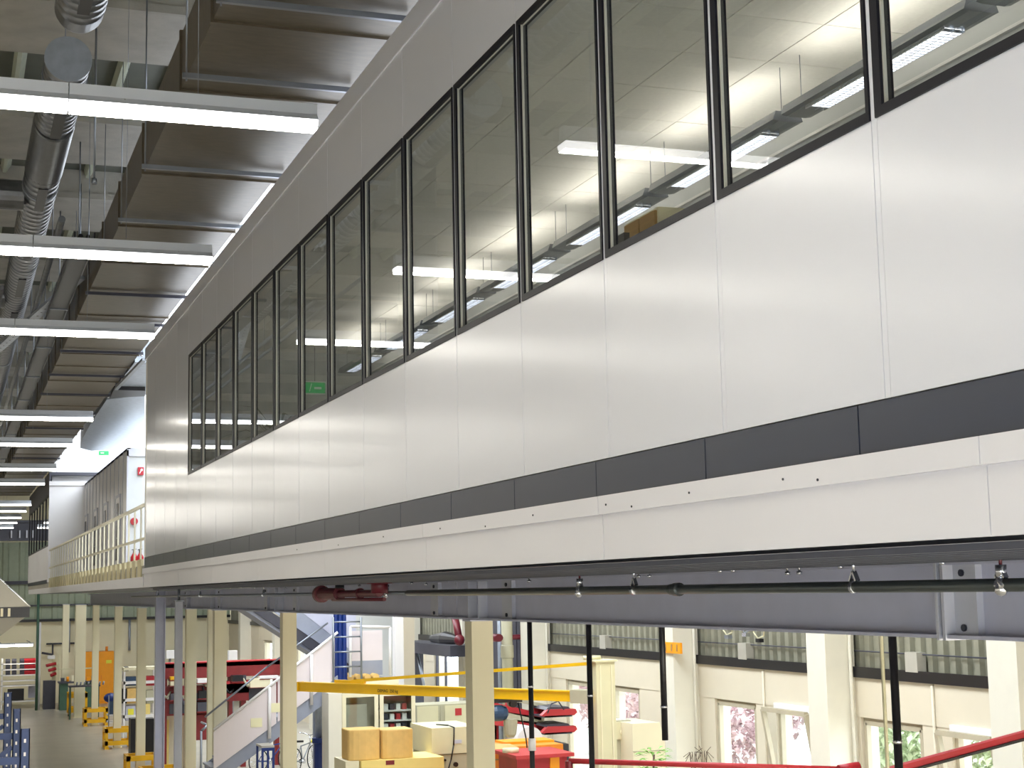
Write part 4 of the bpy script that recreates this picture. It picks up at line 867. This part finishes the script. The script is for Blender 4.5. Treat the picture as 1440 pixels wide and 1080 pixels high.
# red cantilever arms of the rear machine
RY2 = 27
ra = thing('red_arm_machine', 'rear machine with two red padded arms under the yellow boom', 'machine', (9, RY2, FL))
def arm(x0, y0, x1, y1, wd, m, nm, Y=RY2, dep=.7):
    a = at(x0, y0, Y=Y); b = at(x1, y1, Y=Y); h = wd*Y/2205
    return part(nm, MB().bar((a.x, Y+dep/2, a.z), (b.x, Y+dep/2, b.z), dep, h), m, ra)
arm(690, 992, 762, 1008, 10, 'red', 'red_beam'); arm(690, 1014, 766, 1022, 11, 'redarm', 'red_beam')
arm(690, 1003, 765, 1015, 11, 'beiged', 'grey_beam'); arm(722, 984, 806, 1000, 5, 'beiged', 'top_rail')
for (y0, m) in ((1004, 'redarm'), (1028, 'redarm')):
    a = at(762, y0, Y=26.4); b = at(812, y0, Y=26.4); h = .1
    pf_ = [(a.x, a.z-.03), (a.x+.08, a.z-.07), (b.x-.06, a.z-.05), (b.x, a.z+.0), (b.x-.03, a.z+.06), (a.x+.12, a.z+.07)]
    for y_ in (26.4, 27.1): part('arm_tip', MB().prism(pf_, 'y', y_, y_+.13), m, ra)
    part('arm_cover', MB().prism([(a.x+.1, a.z+.06), (b.x-.1, a.z+.05), (b.x-.15, a.z+.10), (a.x+.15, a.z+.11)], 'y', 26.45, 27.2), 'darkgrey', ra)
    part('arm_web', B(a.x+.05, b.x-.1, 26.4, 27.2, a.z-.07, a.z-.04), 'darkgrey', ra)
for x in (703, 724, 762, 700): a = at(x, 1010, Y=RY2); part('upright', B(a.x-.04, a.x+.04, RY2+.2, RY2+.4, FL, at(x, 990, Y=RY2).z), 'red' if x != 700 else 'beiged', ra)
a = at(722, 1028, Y=26.6); b = at(758, 1050, Y=26.6)
part('drum', MB().cyl((a.x+.2, 26.3, (a.z+b.z)/2), (a.x+.2, 26.9, (a.z+b.z)/2), .24, 20), 'white', ra)
part('hoop', MB().tube([(at(770, 1005, Y=26.2).x, 26.2, at(770, 1003, Y=26.2).z), (at(775, 992, Y=26.2).x, 26.2, at(775, 990, Y=26.2).z), (at(785, 986, Y=26.2).x, 26.2, at(785, 986, Y=26.2).z), (at(793, 996, Y=26.2).x, 26.2, at(793, 998, Y=26.2).z)], .012, 6), 'darkgrey', ra)
part('base', B(at(690, 1060, Y=RY2).x, at(800, 1060, Y=RY2).x, RY2, RY2+1, FL, at(690, 1052, Y=RY2).z), 'darkgrey', ra)
# orange bench and red chest
a = at(688, 1052, Y=24); b = at(792, 1052, Y=24)
ob = thing('orange_bench', 'orange steel bench with a tan top in front of the red armed machine', 'workbench', ((a.x+b.x)/2, 24, FL))
part('bench_body', B(a.x, b.x, 24, 24.9, FL, a.z), 'orange2', ob)
part('rear_case', B(at(722, 1050, Y=24).x, at(792, 1050, Y=24).x, 24.4, 24.9, a.z, at(722, 1047, Y=24).z), 'orange', ob)
part('bench_top', MB().prism([(at(686, 1040, Y=23.5).x-.3, 23.4), (at(730, 1040, Y=23.4).x, 23.4), (at(732, 1040, Y=23.6).x, 24.1), (at(686, 1040, Y=23.6).x, 24.4)], 'z', a.z, a.z+.04), 'card', ob)
part('seam', B(a.x, at(725, 1068, Y=24).x, 23.985, 24, at(700, 1069, Y=24).z, at(700, 1067, Y=24).z), 'brownwood', ob)
a = at(727, 1064, Y=21.5); b = at(797, 1064, Y=21.5)
rc = thing('red_chest', 'red tool chest with a flat overhanging lid at the bottom edge', 'chest', ((a.x+b.x)/2, 21.5, FL))
part('chest_body', B(a.x, b.x, 21.5, 22.3, FL, a.z-.03), 'red', rc)
part('lid', B(a.x-.05, b.x+.08, 21.4, 22.4, a.z-.03, a.z+.02), 'redarm', rc)
x = at(773, 1070, Y=21.5).x; x2 = at(786, 1070, Y=21.5).x
part('orange_front', B(x, x2, 21.48, 21.5, FL+.4, a.z-.04), 'orange', rc)
part('switch', MB().cyl((x-.45, 21.9, a.z+.02), (x-.45, 21.9, a.z+.08), .12, 14), 'beige', rc)
# red tubes at the bottom right
t = thing('red_boom_tube', 'thin red tube running level along the bottom right of the picture', 'tube', (7, 14.2, -1.8))
a = at(800, 1070, Y=15); b = at(1195, 1082, Y=13.6)
part('tube', MB().cyl(a, b, .028, 10), 'redarm', t); part('end_joint', MB().cyl(b-Vector((.12, 0, 0)), b+Vector((.1, 0, .02)), .05, 10), 'red', t)
part('stand', MB().cyl((b.x, b.y, FL), (b.x, b.y, b.z), .04, 10), 'redbeam', t)
part('stand', MB().cyl((a.x, a.y, FL), (a.x, a.y, a.z), .04, 10), 'redbeam', t)
t = thing('red_lift', 'thick red arm rising to the right at the bottom right corner', 'arm', (10, 12, -1.8))
a = at(1235, 1090, Y=11); b = at(1500, 1018, Y=11)
part('arm', MB().bar(a, b, .07, .07), 'red', t); part('foot', MB().cyl((a.x, 11, FL), (a.x, 11, a.z), .05, 10), 'redbeam', t)
part('cable_strip', MB().bar(a-Vector((0, .05, .02)), b-Vector((0, .05, .02)), .02, .02), 'black', t)
# cream machines right of mast
t = thing('beige_cabinet', 'beige drawer cabinet with a recessed handle beside the crane mast', 'cabinet', (10, 24.5, FL)); a = at(860, 1014, Y=24.5); b = at(887, 1014, Y=24.5)
part('carcass', B(a.x, b.x, 24.5, 25.3, FL, a.z), 'beiged', t)
dr = part('drawer', B(a.x+.01, b.x-.01, 24.46, 24.5, at(875, 1039, Y=24.5).z, a.z-.02), 'beige', t)
c = at(876, 1029, Y=24.46); part('handle', MB().cyl((c.x, 24.44, c.z), (c.x, 24.46, c.z), .06, 14).box(c.x-.05, c.x+.05, 24.43, 24.44, c.z-.01, c.z+.01), 'cream', dr)
for k in range(3): x_ = a.x+.03+k*.1; solo('loose_paper', B(x_, x_+.08, 24.6, 24.75, a.z, a.z+.015), 'white', ['left', 'middle', 'right'][k] + ' small paper on top of the beige drawer cabinet', 'paper', 'papers on the beige cabinet')
t = thing('white_cabinet', 'large cream white cabinet with a chamfered right edge beneath the short black pole', 'cabinet', (10.5, 24, FL)); a = at(889, 1018, Y=24); b = at(934, 1018, Y=24)
part('carcass', MB().prism([(a.x, FL), (a.x, a.z), (b.x-.08, a.z+.0), (b.x, a.z-.35), (b.x, FL)], 'y', 24, 25), 'cream', t)
part('plinth_line', B(a.x, b.x, 23.985, 24, a.z-.45, a.z-.44), 'beiged', t)
a = at(858, 1013, Y=24.9)
# potted plant
pl = at(918, 1072, Y=19.5)
t = thing('potted_plant', 'light green leafy pot plant above the red tube', 'plant', (pl.x, 19.5, FL+2.0))
part('stem', MB().cyl((pl.x, 19.5, FL+2.4), (pl.x+.02, 19.5, pl.z+.1), .015, 8), 'bark', t)
lf = MB()
for k in range(90):
    th = random.uniform(0, 2*PI); z = pl.z-.35+random.uniform(0, .52); rr = random.uniform(.02, .14)
    lf.leaf((pl.x+math.cos(th)*rr, 19.5+math.sin(th)*rr, z), (math.cos(th), math.sin(th), random.uniform(-.1, .6)), random.uniform(.12, .24), .05, droop=.25)
part('leaves', lf, 'leaf', t, kind='stuff')
part('pot', MB().lathe((pl.x, 19.5, FL+2.0), (pl.x, 19.5, FL+2.5), [(0, .14), (.4, .19), (.42, .2), (.45, .2)], 18), 'terracotta', t)
solo('plant_stand', MB().box(pl.x-.4, pl.x+1.3, 19.2, 19.9, FL+1.92, FL+2.0).box(pl.x-.4, pl.x-.3, 19.3, 19.8, FL, FL+1.92).box(pl.x+1.2, pl.x+1.3, 19.3, 19.8, FL, FL+1.92), 'brownwood', 'high wooden shelf carrying the pot plants', 'shelf')
for i, (qx, lb) in enumerate(((975, 'thin dry twig plant left of the bare one below the pilaster'), (990, 'bare branching twig plant right of the dry one'))):
    q = at(qx, 1070, Y=19.6)
    t = thing('twig_plant', lb, 'plant', (q.x, 19.6, FL+2.0), 'twig plants on the shelf')
    part('pot', MB().lathe((q.x, 19.6, FL+2.0), (q.x, 19.6, FL+2.3), [(0, .07), (.2, .09)], 14), 'terracotta', t)
    tw = MB()
    for k in range(9):
        th = k*.7+i; z0 = FL+2.2; x1 = q.x+math.cos(th)*.05; tw.tube([(q.x, 19.6, z0), (x1, 19.6+math.sin(th)*.04, z0+.5), (q.x+math.cos(th)*.14, 19.6+math.sin(th)*.1, q.z+random.uniform(-.1, .2))], .004, 5)
    part('twigs', tw, 'bark', t)
# sign H/I on pilaster: orange board with dark characters
a = at(921, 903, X=12.3); b = at(946, 920, X=12.3)
sg = thing('bay_sign', 'orange bay number board high on the cream pilaster behind the short black pole', 'sign', (12.4, a.y, b.z))
yw, zw = abs(a.y-b.y), a.z-b.z
part('board', B(12.45, 12.495, b.y, a.y, b.z, a.z), 'orange', sg)
for k, f in enumerate((.16, .5, .8)): part('character', B(12.44, 12.45, a.y-yw*(f+.06), a.y-yw*f, b.z+zw*.2, a.z-zw*.15), 'brownwood', sg)
# cabinets below the landing with glass doors
VY = 31.3
a = at(462, 975, Y=VY); b = at(584, 975, Y=VY)
vc = thing('glass_cabinet', 'tall cream control cabinet with two glass doors below the landing', 'cabinet', ((a.x+b.x)/2, VY, FL))
part('side_pillar', B(a.x, at(481, 1040, Y=VY).x, VY, VY+.6, FL, a.z), 'pilaster', vc)
part('carcass', MB().box(at(481, 1040, Y=VY).x, b.x, VY+.55, VY+.6, FL, a.z).box(at(481, 1040, Y=VY).x, b.x, VY, VY+.55, a.z-.05, a.z).box(b.x-.04, b.x, VY, VY+.55, FL, a.z-.05), 'beiged', vc)
for x0, x1 in ((481, 532), (534, 584)):
    p0 = at(x0, 1040, Y=VY).x; p1 = at(x1, 1040, Y=VY).x
    d = part('door_frame', MB().box(p0, p0+.08, VY-.03, VY, FL+.1, a.z-.02).box(p1-.08, p1, VY-.03, VY, FL+.1, a.z-.02).box(p0+.08, p1-.08, VY-.03, VY, a.z-.1, a.z-.02).box(p0+.08, p1-.08, VY-.03, VY, FL+.1, FL+.3), 'cream', vc)
    part('pane', B(p0+.08, p1-.08, VY-.02, VY-.015, FL+.3, a.z-.1), 'glass', d)
    part('latch', B(p0+.02, p0+.05, VY-.05, VY-.03, at(530, 1055, Y=VY).z, at(530, 1044, Y=VY).z), 'black', d)
for k in range(4):
    z = at(530, 1000+k*14, Y=VY).z; p0 = at(536, 1040, Y=VY).x; part('inner_shelf', B(p0, b.x-.06, VY+.1, VY+.5, z-.03, z), 'white', vc)
    for j in range(4): part('device', MB().box(p0+.1+j*.13, p0+.19+j*.13, VY+.15, VY+.35, z, z+.12), ['signwhite', 'darkgrey', 'signwhite', 'redarm'][(j+k) % 4], vc)
part('grey_unit', B(at(484, 1040, Y=VY).x, at(518, 1040, Y=VY).x, VY+.1, VY+.5, FL+.3, at(530, 990, Y=VY).z), 'hood', vc)
# two tan boxes on a yellow one
CY = 25.5
a = at(470, 1072, Y=CY); b = at(622, 1072, Y=CY)
sup = thing('yellow_packing_case', 'pale yellow low case under the two tan cartons', 'case', ((a.x+b.x)/2, CY, FL))
part('case_body', B(at(506, 1072, Y=CY).x, b.x, CY-.1, CY+.9, FL, a.z), 'cardlight', sup)
part('tape_mark', B(at(540, 1040, Y=CY).x, at(552, 1040, Y=CY).x, CY-.105, CY-.1, a.z-.08, a.z-.01), 'redbeam', sup)
solo('beige_pedestal', B(at(486, 1072, Y=CY).x, at(505, 1072, Y=CY).x, CY, CY+.8, FL, a.z), 'cream', 'cream pedestal at the left end of the yellow case', 'pedestal')
for x0, x1, lb in ((491, 536.5, 'tan rounded carton, the left of the pair on the yellow case'), (538, 583, 'tan rounded carton, the right of the pair on the yellow case')):
    p0 = at(x0, 1027, Y=CY); p1 = at(x1, 1027, Y=CY); wd = p1.x-p0.x; poly = []
    for k in range(9): th = PI*k/8; poly.append((p0.x+wd/2-math.cos(th)*wd/2, CY+.12-math.sin(th)*.12))
    poly += [(p1.x, CY+.55), (p0.x, CY+.55)]
    c = solo('tan_carton', MB().prism(poly, 'z', a.z, p0.z), 'card', lb, 'carton', 'tan cartons'); 
    bv = c.modifiers.new('b', 'BEVEL'); bv.width = .02; bv.segments = 2; bv.limit_method = 'ANGLE'; bv.angle_limit = .9
# beige machine covers
a = at(595, 1019, Y=26.5); m1 = at(615, 1024, Y=26.0); b = at(650, 1024, Y=26.0)
t = thing('beige_machine', 'beige boxy machine with a hanging black cable left of the nearest column', 'machine', ((a.x+b.x)/2, 26, FL))
part('upper_cover', B(a.x+.0, b.x+.3, 26, 27.3, at(632, 1060, Y=26).z, m1.z), 'beige', t)
part('lower_body', B(a.x+.02, b.x+.3, 26.03, 27.2, FL, at(632, 1061, Y=26).z), 'beiged', t)
part('black_knob', MB().cyl((at(641, 1074, Y=26).x, 25.98, at(641, 1075, Y=26).z), (at(641, 1074, Y=26).x, 26.03, at(641, 1075, Y=26).z), .04, 10).cyl((at(626, 1069, Y=26).x, 25.99, at(626, 1069, Y=26).z), (at(626, 1069, Y=26).x, 26.03, at(626, 1069, Y=26).z), .02, 10), 'black', t)
part('label_plate', B(at(639, 1040, Y=26).x, at(649, 1040, Y=26).x, 25.99, 26, at(632, 1046, Y=26).z, at(632, 1041, Y=26).z), 'plate', t)
part('cable', MB().tube([(at(626, 1040, Y=26).x, 26.5, m1.z+.02), (at(636, 1040, Y=26).x, 26.2, m1.z+.02), (at(638, 1040, Y=26).x, 25.96, m1.z), (at(637, 1048, Y=26).x, 25.96, at(632, 1048, Y=26).z), (at(633, 1040, Y=26).x, 25.96, at(632, 1068, Y=26).z), (at(628, 1040, Y=26).x, 25.96, at(632, 1084, Y=26).z)], .012, 8), 'black', t)
a = at(586, 992, Y=33); b = at(700, 992, Y=33)
t = thing('beige_wall_cabinet', 'wide beige cabinet row with a red label behind the beige machine', 'cabinet', ((a.x+b.x)/2, 33, FL))
part('carcass', B(a.x, b.x, 33, 33.8, FL, a.z), 'beiged', t)
for x0, x1 in ((586, 617), (619, 623), (625, 660), (662, 700)): part('door', B(at(x0, 1040, Y=33).x+.01, at(x1, 1040, Y=33).x-.01, 32.97, 33, FL+.1, a.z-.03), 'beige' if x1-x0 > 10 else 'beiged', t)
part('red_label', B(at(640, 1040, Y=33).x, at(649, 1040, Y=33).x, 32.96, 32.97, at(640, 1006, Y=33).z, at(640, 996, Y=33).z), 'redarm', t)
# dark door bay behind landing
sh = thing('shutter_box', 'dark grey roller shutter housing above the bright far doorway', 'shutter', (12.4, 42, -1.9))
a = at(582, 901, X=12.2); b = at(650, 926, X=12.2)
part('housing', B(11.7, 12.44, b.y-.6, a.y, at(640, 921, X=12.2).z, at(600, 902, X=12.2).z), 'darkgrey', sh)
part('cloth', MB().lathe((12.15, b.y+.2, at(620, 900, X=12.2).z+.05), (12.15, a.y-1, at(600, 900, X=12.2).z+.05), [(0, .1), (1, .2), (2.2, .1)], 12), 'black', sh)
part('guide', MB().box(12.1, 12.44, a.y-.1, a.y, FL, at(600, 902, X=12.2).z).box(12.1, 12.44, 43.3, 43.5, FL, -1.8), 'darkgrey', sh)
for x in (585, 592, 600): p = at(x, 950, X=12.6); part('louvre_post', MB().box(12.3, 12.4, p.y-.1, p.y+.1, FL, -1.75), 'galvl', sh)
part('prop', MB().cyl(at(587, 920, X=12.0), at(597, 968, X=12.0), .04, 8), 'galvl', sh)
p = at(562, 900, X=11.5)
t = thing('white_column', 'bright white square column right of the stair landing', 'column', (p.x, 38.5, FL)); p = at(561.5, 900, Y=38.5)
part('shaft', B(p.x-.11, p.x+.11, 38.5, 38.75, FL, .1), 'white', t); part('base_plate', B(p.x-.2, p.x+.2, 38.45, 38.85, FL, FL+.02), 'white', t)
p0 = at(568, 900, Y=39.5); p1 = at(583, 900, Y=39.5)
solo('partition_panel', B(p0.x, p1.x, 39.5, 39.7, FL, .1), 'creamwall', 'pinkish cream panel beside the bright white column', 'panel')
p0 = at(440, 860, Y=47); p1 = at(556, 860, Y=47)
solo('rear_partition', B(p0.x, p1.x, 47, 47.1, FL, .1), 'officewall', 'light grey partition behind the stair landing', 'partition')
# pipes right of the nearest column
p = at(713, 900, X=12.2)
t = thing('downpipe', 'thick beige grey downpipe with a joint collar behind the nearest column', 'pipe', (12.2, p.y, FL))
part('pipe', MB().cyl((12.2, p.y, FL), (12.2, p.y, 2), .13, 20), 'beiged', t); z = at(713, 916, X=12.2).z
part('collar', MB().lathe((12.2, p.y, z-.15), (12.2, p.y, z+.3), [(0, .13), (.01, .15), (.28, .15), (.3, .13)], 20), 'beiged', t)
a = at(690, 900, X=12.6); b = at(731, 900, X=12.6)
solo('recess_shade_sheet', MB().box(12.6, 12.7, b.y, a.y+.5, FL, 1.5).box(12.58, 12.6, b.y+.2, b.y+.3, FL, 1.5), 'darkgrey', 'dark sheet for the shaded recess behind the thick downpipe', 'panel')  # dark colour stands in for the shade of the wall recess
p = at(700, 900, X=12.3)
solo('silver_conduit', MB().cyl((12.35, p.y, FL), (12.35, p.y, 1.5), .06, 10), 'galvl', 'silver conduit left of the thick downpipe', 'pipe')
for (x0, y0, x1, y1, lb) in ((640, 878, 646, 900, 'dark red sprinkler pipe end left of the nearest column'), (690, 897, 702, 897, 'short dark red pipe between column and downpipe')):
    a = at(x0, y0-10 if y0 == 878 else y0, X=11.8); b = at(x1, y1, X=11.8)
    q = MB().cyl(a, b, .09, 12)
    if y0 == 878: q.ball(b, .14, 10).cyl(a, (a.x, a.y, 6.6), .07, 8)
    else: q.cyl(a, (13.0, a.y, a.z), .06, 8)
    solo('red_pipe', q, 'redpipe', lb, 'pipe')
# wires hanging under beam, small fixtures on wall
for i, (qx, qy) in enumerate(((1022, 893), (1047, 890), (1066, 898))):
    a = at(qx, qy, X=12.6); t = thing('cable_loop', 'thin cable loop with a small fitting on the sheet wall, %s of three' % ['left', 'middle', 'right'][i], 'cable', tuple(a), 'cable loops over the window bay')
    part('cable', MB().tube([(12.6, a.y+.15, a.z+.4), (12.6, a.y+.15, a.z+.1), (12.6, a.y, a.z), (12.6, a.y-.2, a.z+.05), (12.6, a.y-.25, a.z+.4), (13.05, a.y-.25, a.z+.45)], .012, 6), ['beige', 'rail', 'beige'][i], t)
    part('fitting', MB().box(12.56, 12.64, a.y-.12, a.y+.02, a.z-.06, a.z), ['rail', 'chrome', 'black'][i], t)

# bicycles under the stairs
def bicycle(x, y, ang, lb, col):
    t = thing('bicycle', lb, 'bicycle', (x, y, FL), 'bicycles under the stairs'); u = Vector((math.cos(ang), math.sin(ang), 0)); s = Vector((-u.y, u.x, 0)); o = Vector((x, y, FL+.34))
    def W(a, b): return o + u*a + Vector((0, 0, b))
    for c in (-.52, .52):
        ri = MB(); cc = W(c, 0); n = 24
        pts = [cc + u*.33*math.cos(2*PI*k/n) + Vector((0, 0, .33*math.sin(2*PI*k/n))) for k in range(n+1)]; ri.tube(pts, .016, 6)
        wh = part('wheel', ri, 'rubber', t); sp = MB()
        for k in range(12): sp.cyl(cc, cc + u*.31*math.cos(PI*k/6) + Vector((0, 0, .31*math.sin(PI*k/6))), .003, 4)
        part('spokes', sp, 'chrome', wh)
    part('frame', MB().tube([W(-.52, 0), W(-.12, -.04), W(.38, .42), W(-.22, .38), W(-.12, -.04)], .018, 8).cyl(W(-.52, 0), W(-.22, .38), .01, 6), col, t)
    part('fork', MB().tube([W(.52, 0), W(.38, .42), W(.34, .60)], .016, 8), 'chrome', t)
    part('handlebar', MB().tube([W(.24, .7)+s*.28, W(.34, .68)+s*.2, W(.38, .62), W(.34, .68)-s*.2, W(.24, .7)-s*.28], .013, 8), 'chrome', t)
    part('saddle', MB().prism([(0, 0), (.26, -.03), (.26, .05), (0, .12), (-.03, .06)], 'z', 0, .05), 'black', t).location = tuple(W(-.4, .5)-Vector((x, y, FL)))
    part('crank', MB().cyl(W(-.12, -.04)-s*.08, W(-.12, -.04)+s*.08, .06, 12).bar(W(-.12, -.04)+s*.09, W(.0, -.16)+s*.09, .02, .02), 'chrome', t)
    part('lamp', MB().ball(W(.45, .45), .04, 8), 'paper', t)
p = at(428, 1060, Y=44); bicycle(p.x, 44.0, .9, 'silver bicycle with its front wheel right of the cream column', 'rail')
p = at(384, 1070, Y=44.4); bicycle(p.x, 44.4, .5, 'blue framed bicycle under the stair flight', 'bluebin')
# bike lifted stand note: the bicycles stand on a low platform
p = at(390, 1080, Y=32)
p0 = at(445, 1039, Y=33.8); p1 = at(459, 1039, Y=33.8)
t = thing('blue_bin', 'dark blue bin with a flared rim under the grey pipe by the stairs', 'bin', (p0.x, 33.9, FL))
part('body', MB().lathe(((p0.x+p1.x)/2, 34, FL), ((p0.x+p1.x)/2, 34, 0), [(0, .12), (p0.z-FL-.12, .12), (p0.z-FL-.1, .16), (p0.z-FL, .16)], 16), 'bluebin', t)
solo('grey_downpipe', MB().cyl(((p0.x+p1.x)/2, 34, p0.z), ((p0.x+p1.x)/2, 34, -.2), .085, 16), 'galvl', 'grey pipe rising from the blue bin behind the landing', 'pipe')
a = at(368, 1052, Y=31.2); b = at(386, 1052, Y=31.2)
t = thing('blue_table', 'small blue framed table under the stairs', 'table', ((a.x+b.x)/2, 31.4, FL))
part('table_top', B(a.x, b.x, 31.2, 31.8, a.z, a.z+.04), 'hood', t); part('table_rail', B(a.x, b.x, 31.19, 31.21, a.z-.06, a.z), 'bluebin', t)
for x in (a.x, b.x-.04):
    for y in (31.2, 31.76): part('leg', B(x, x+.04, y, y+.04, FL, a.z), 'bluebin', t)

# ================================================================== INSIDE THE OFFICE
def wcab(y0, y1, z0, z1, x0, x1):
    t = thing('wooden_cupboard', 'wooden two door wall cupboard with a pale end panel behind the office glass', 'cupboard', ((x0+x1)/2, (y0+y1)/2, z0))
    part('carcass', B(x0, x1, y0, y1, z0, z1), 'cream', t)
    ym = (y0+y1)/2
    for a, b in ((y0+.02, ym-.01), (ym+.01, y1-.02)):
        d = part('door', B(x0-.02, x0, a, b, z0+.02, z1-.02), 'brownwood', t)
        part('handle', MB().cyl((x0-.04, (ym-.05 if a < ym-.05 and b < ym else ym+.05), z0+.25), (x0-.02, (ym-.05 if b < ym else ym+.05), z0+.25), .012, 8), 'chrome', d)
a = at(880, 330, X=4.3); b = at(926, 303, X=4.3)
wcab(b.y, a.y, .5, max(a.z, b.z)+.06, 4.3, 4.75)
t = thing('office_monitor', 'dark monitor left of the wooden cupboard behind the office glass', 'monitor', (4.2, 10.4, .5)); a = at(862, 335, X=4.1); b = at(878, 345, X=4.1)
part('screen', B(4.1, 4.14, b.y, a.y, a.z-.45, a.z), 'black', t); part('stand', MB().cyl((4.12, (a.y+b.y)/2, .5), (4.12, (a.y+b.y)/2, a.z-.45), .03, 8).box(4.0, 4.3, b.y, a.y, .5, .53), 'black', t)
def palm(x, y, z0, h, n, lb, m='leafd'):
    t = thing('office_plant', lb, 'plant', (x, y, z0), 'plants behind the office glass')
    part('pot', MB().lathe((x, y, z0), (x, y, z0+.3), [(0, .13), (.26, .17), (.3, .17)], 14), 'terracotta', t)
    part('stem', MB().cyl((x, y, z0+.28), (x, y, z0+h*.6), .015, 8), 'bark', t)
    lf = MB()
    for k in range(n):
        th = k*2.4; el = random.uniform(.2, 1.2)
        lf.leaf((x, y, z0+h*random.uniform(.55, .7)), (math.cos(th), math.sin(th), el), h*random.uniform(.25, .42), .035, droop=.35)
    part('leaves', lf, m, t, kind='stuff')
palm(3.5, 17.0, .5, 1.65, 26, 'dark spiky plant behind the glass above the third lamp reflection')
palm(3.6, 13.3, .5, 1.55, 18, 'spiky plant behind the office glass in the middle of the window row')
palm(3.5, 17.7, .5, 1.95, 40, 'tall dark palm in the far office windows')
palm(3.6, 9.7, .5, 1.35, 10, 'low plant with few leaves near the wooden cupboard')
eo = thing('office_exit_sign', 'green and white exit sign hanging inside the far end of the office', 'sign', (5.0, 20, 2.9))
a = at(431, 531, X=4.6); b = at(455, 545, X=4.6); zz0, zz1 = b.z+.04, a.z-.03
part('sign_plate', B(4.58, 4.86, a.y, a.y+.03, zz0+.02, zz0+.17), 'signgreen', eo)
part('sign_border', MB().box(4.565, 4.875, a.y+.005, a.y+.03, zz0+.17, zz0+.185).box(4.565, 4.58, a.y+.005, a.y+.03, zz0+.0, zz0+.17).box(4.58, 4.875, a.y+.005, a.y+.03, zz0+.0, zz0+.02), 'signwhite', eo)
part('white_figure', MB().bar((4.64, a.y-.004, zz0+.04), (4.67, a.y-.004, zz0+.15), .006, .04).bar((4.71, a.y-.004, zz0+.09), (4.81, a.y-.004, zz0+.09), .006, .03), 'signwhite', eo)
part('hanger_rod', MB().cyl((4.72, a.y+.015, zz0+.18), (4.72, a.y+.015, 3.385), .006, 6), 'rail', eo)
for i, (y0, hh, m) in enumerate(((13.9, 1.75, 'officewall'), (8.2, 1.4, 'beiged'))):
    t = thing('filing_shelf', ('grey tall cupboard behind the middle office windows', 'low beige cupboard behind the near office windows')[i], 'cupboard', (5.3, y0+.5, .5))
    part('carcass', B(5.1, 5.57, y0, y0+1.0, .5, .5+hh), m, t); part('door', B(5.08, 5.1, y0+.02, y0+.49, .52, .48+hh), m, t); part('door', B(5.08, 5.1, y0+.51, y0+.98, .52, .48+hh), m, t)

# ================================================================== OUTSIDE
struct('ground_outside', B(13.31, 90, -20, 110, FL-.3, FL-.2), 'ground', 'pale ground outside the windows')
def tree(x, y, h, r, m, lb, n=6500):
    t = thing('bush', lb, 'bush', (x, y, FL-.2), 'bushes outside the windows')
    br_ = MB().cyl((x, y, FL-.2), (x, y, FL-.2+h*.6), .09, 8, .04)
    for k in range(7): th = k*.9; br_.cyl((x, y, FL+h*(.15+.06*k)), (x+math.cos(th)*r*.6, y+math.sin(th)*r*.6, FL+h*(.4+.07*k)), .035, 6, .015)
    part('trunk', br_, 'bark', t)
    lf = MB()
    for k in range(n):
        th = random.uniform(0, 2*PI); ph = math.acos(random.uniform(-1, 1)); rr = r*random.uniform(.45, 1)**.6
        c = (x+rr*math.sin(ph)*math.cos(th), y+rr*math.sin(ph)*math.sin(th), FL+h*.45+rr*math.cos(ph)*h*.42/r)
        d = Vector((random.uniform(-1, 1), random.uniform(-1, 1), random.uniform(-.8, .8)))
        if d.length > .1: lf.leaf(c, d, random.uniform(.16, .30), .14)
    part('leaves', lf, m, t, kind='stuff')
tree(19.5, 38.5, 4.6, 2.5, 'bushr', 'reddish leaved tree outside the window right of the middle pilaster')
tree(20.5, 46.0, 4.4, 2.2, 'bushr', 'second reddish tree outside, farther along the wall')
tree(22.5, 35.5, 4.0, 1.7, 'bushg', 'green bush outside the tilted window of the middle bay')
tree(20, 29.0, 4.3, 2.4, 'bushg', 'large green bush outside the window crossed by the right black pole')
tree(20, 24.6, 3.8, 1.8, 'bushg', 'green bush outside the rightmost tilted window')
tree(24, 68, 4.5, 2.2, 'bushg', 'distant green tree outside the bright doorway')
for o in C.collection.objects:
    if '_w' in o: del o['_w']
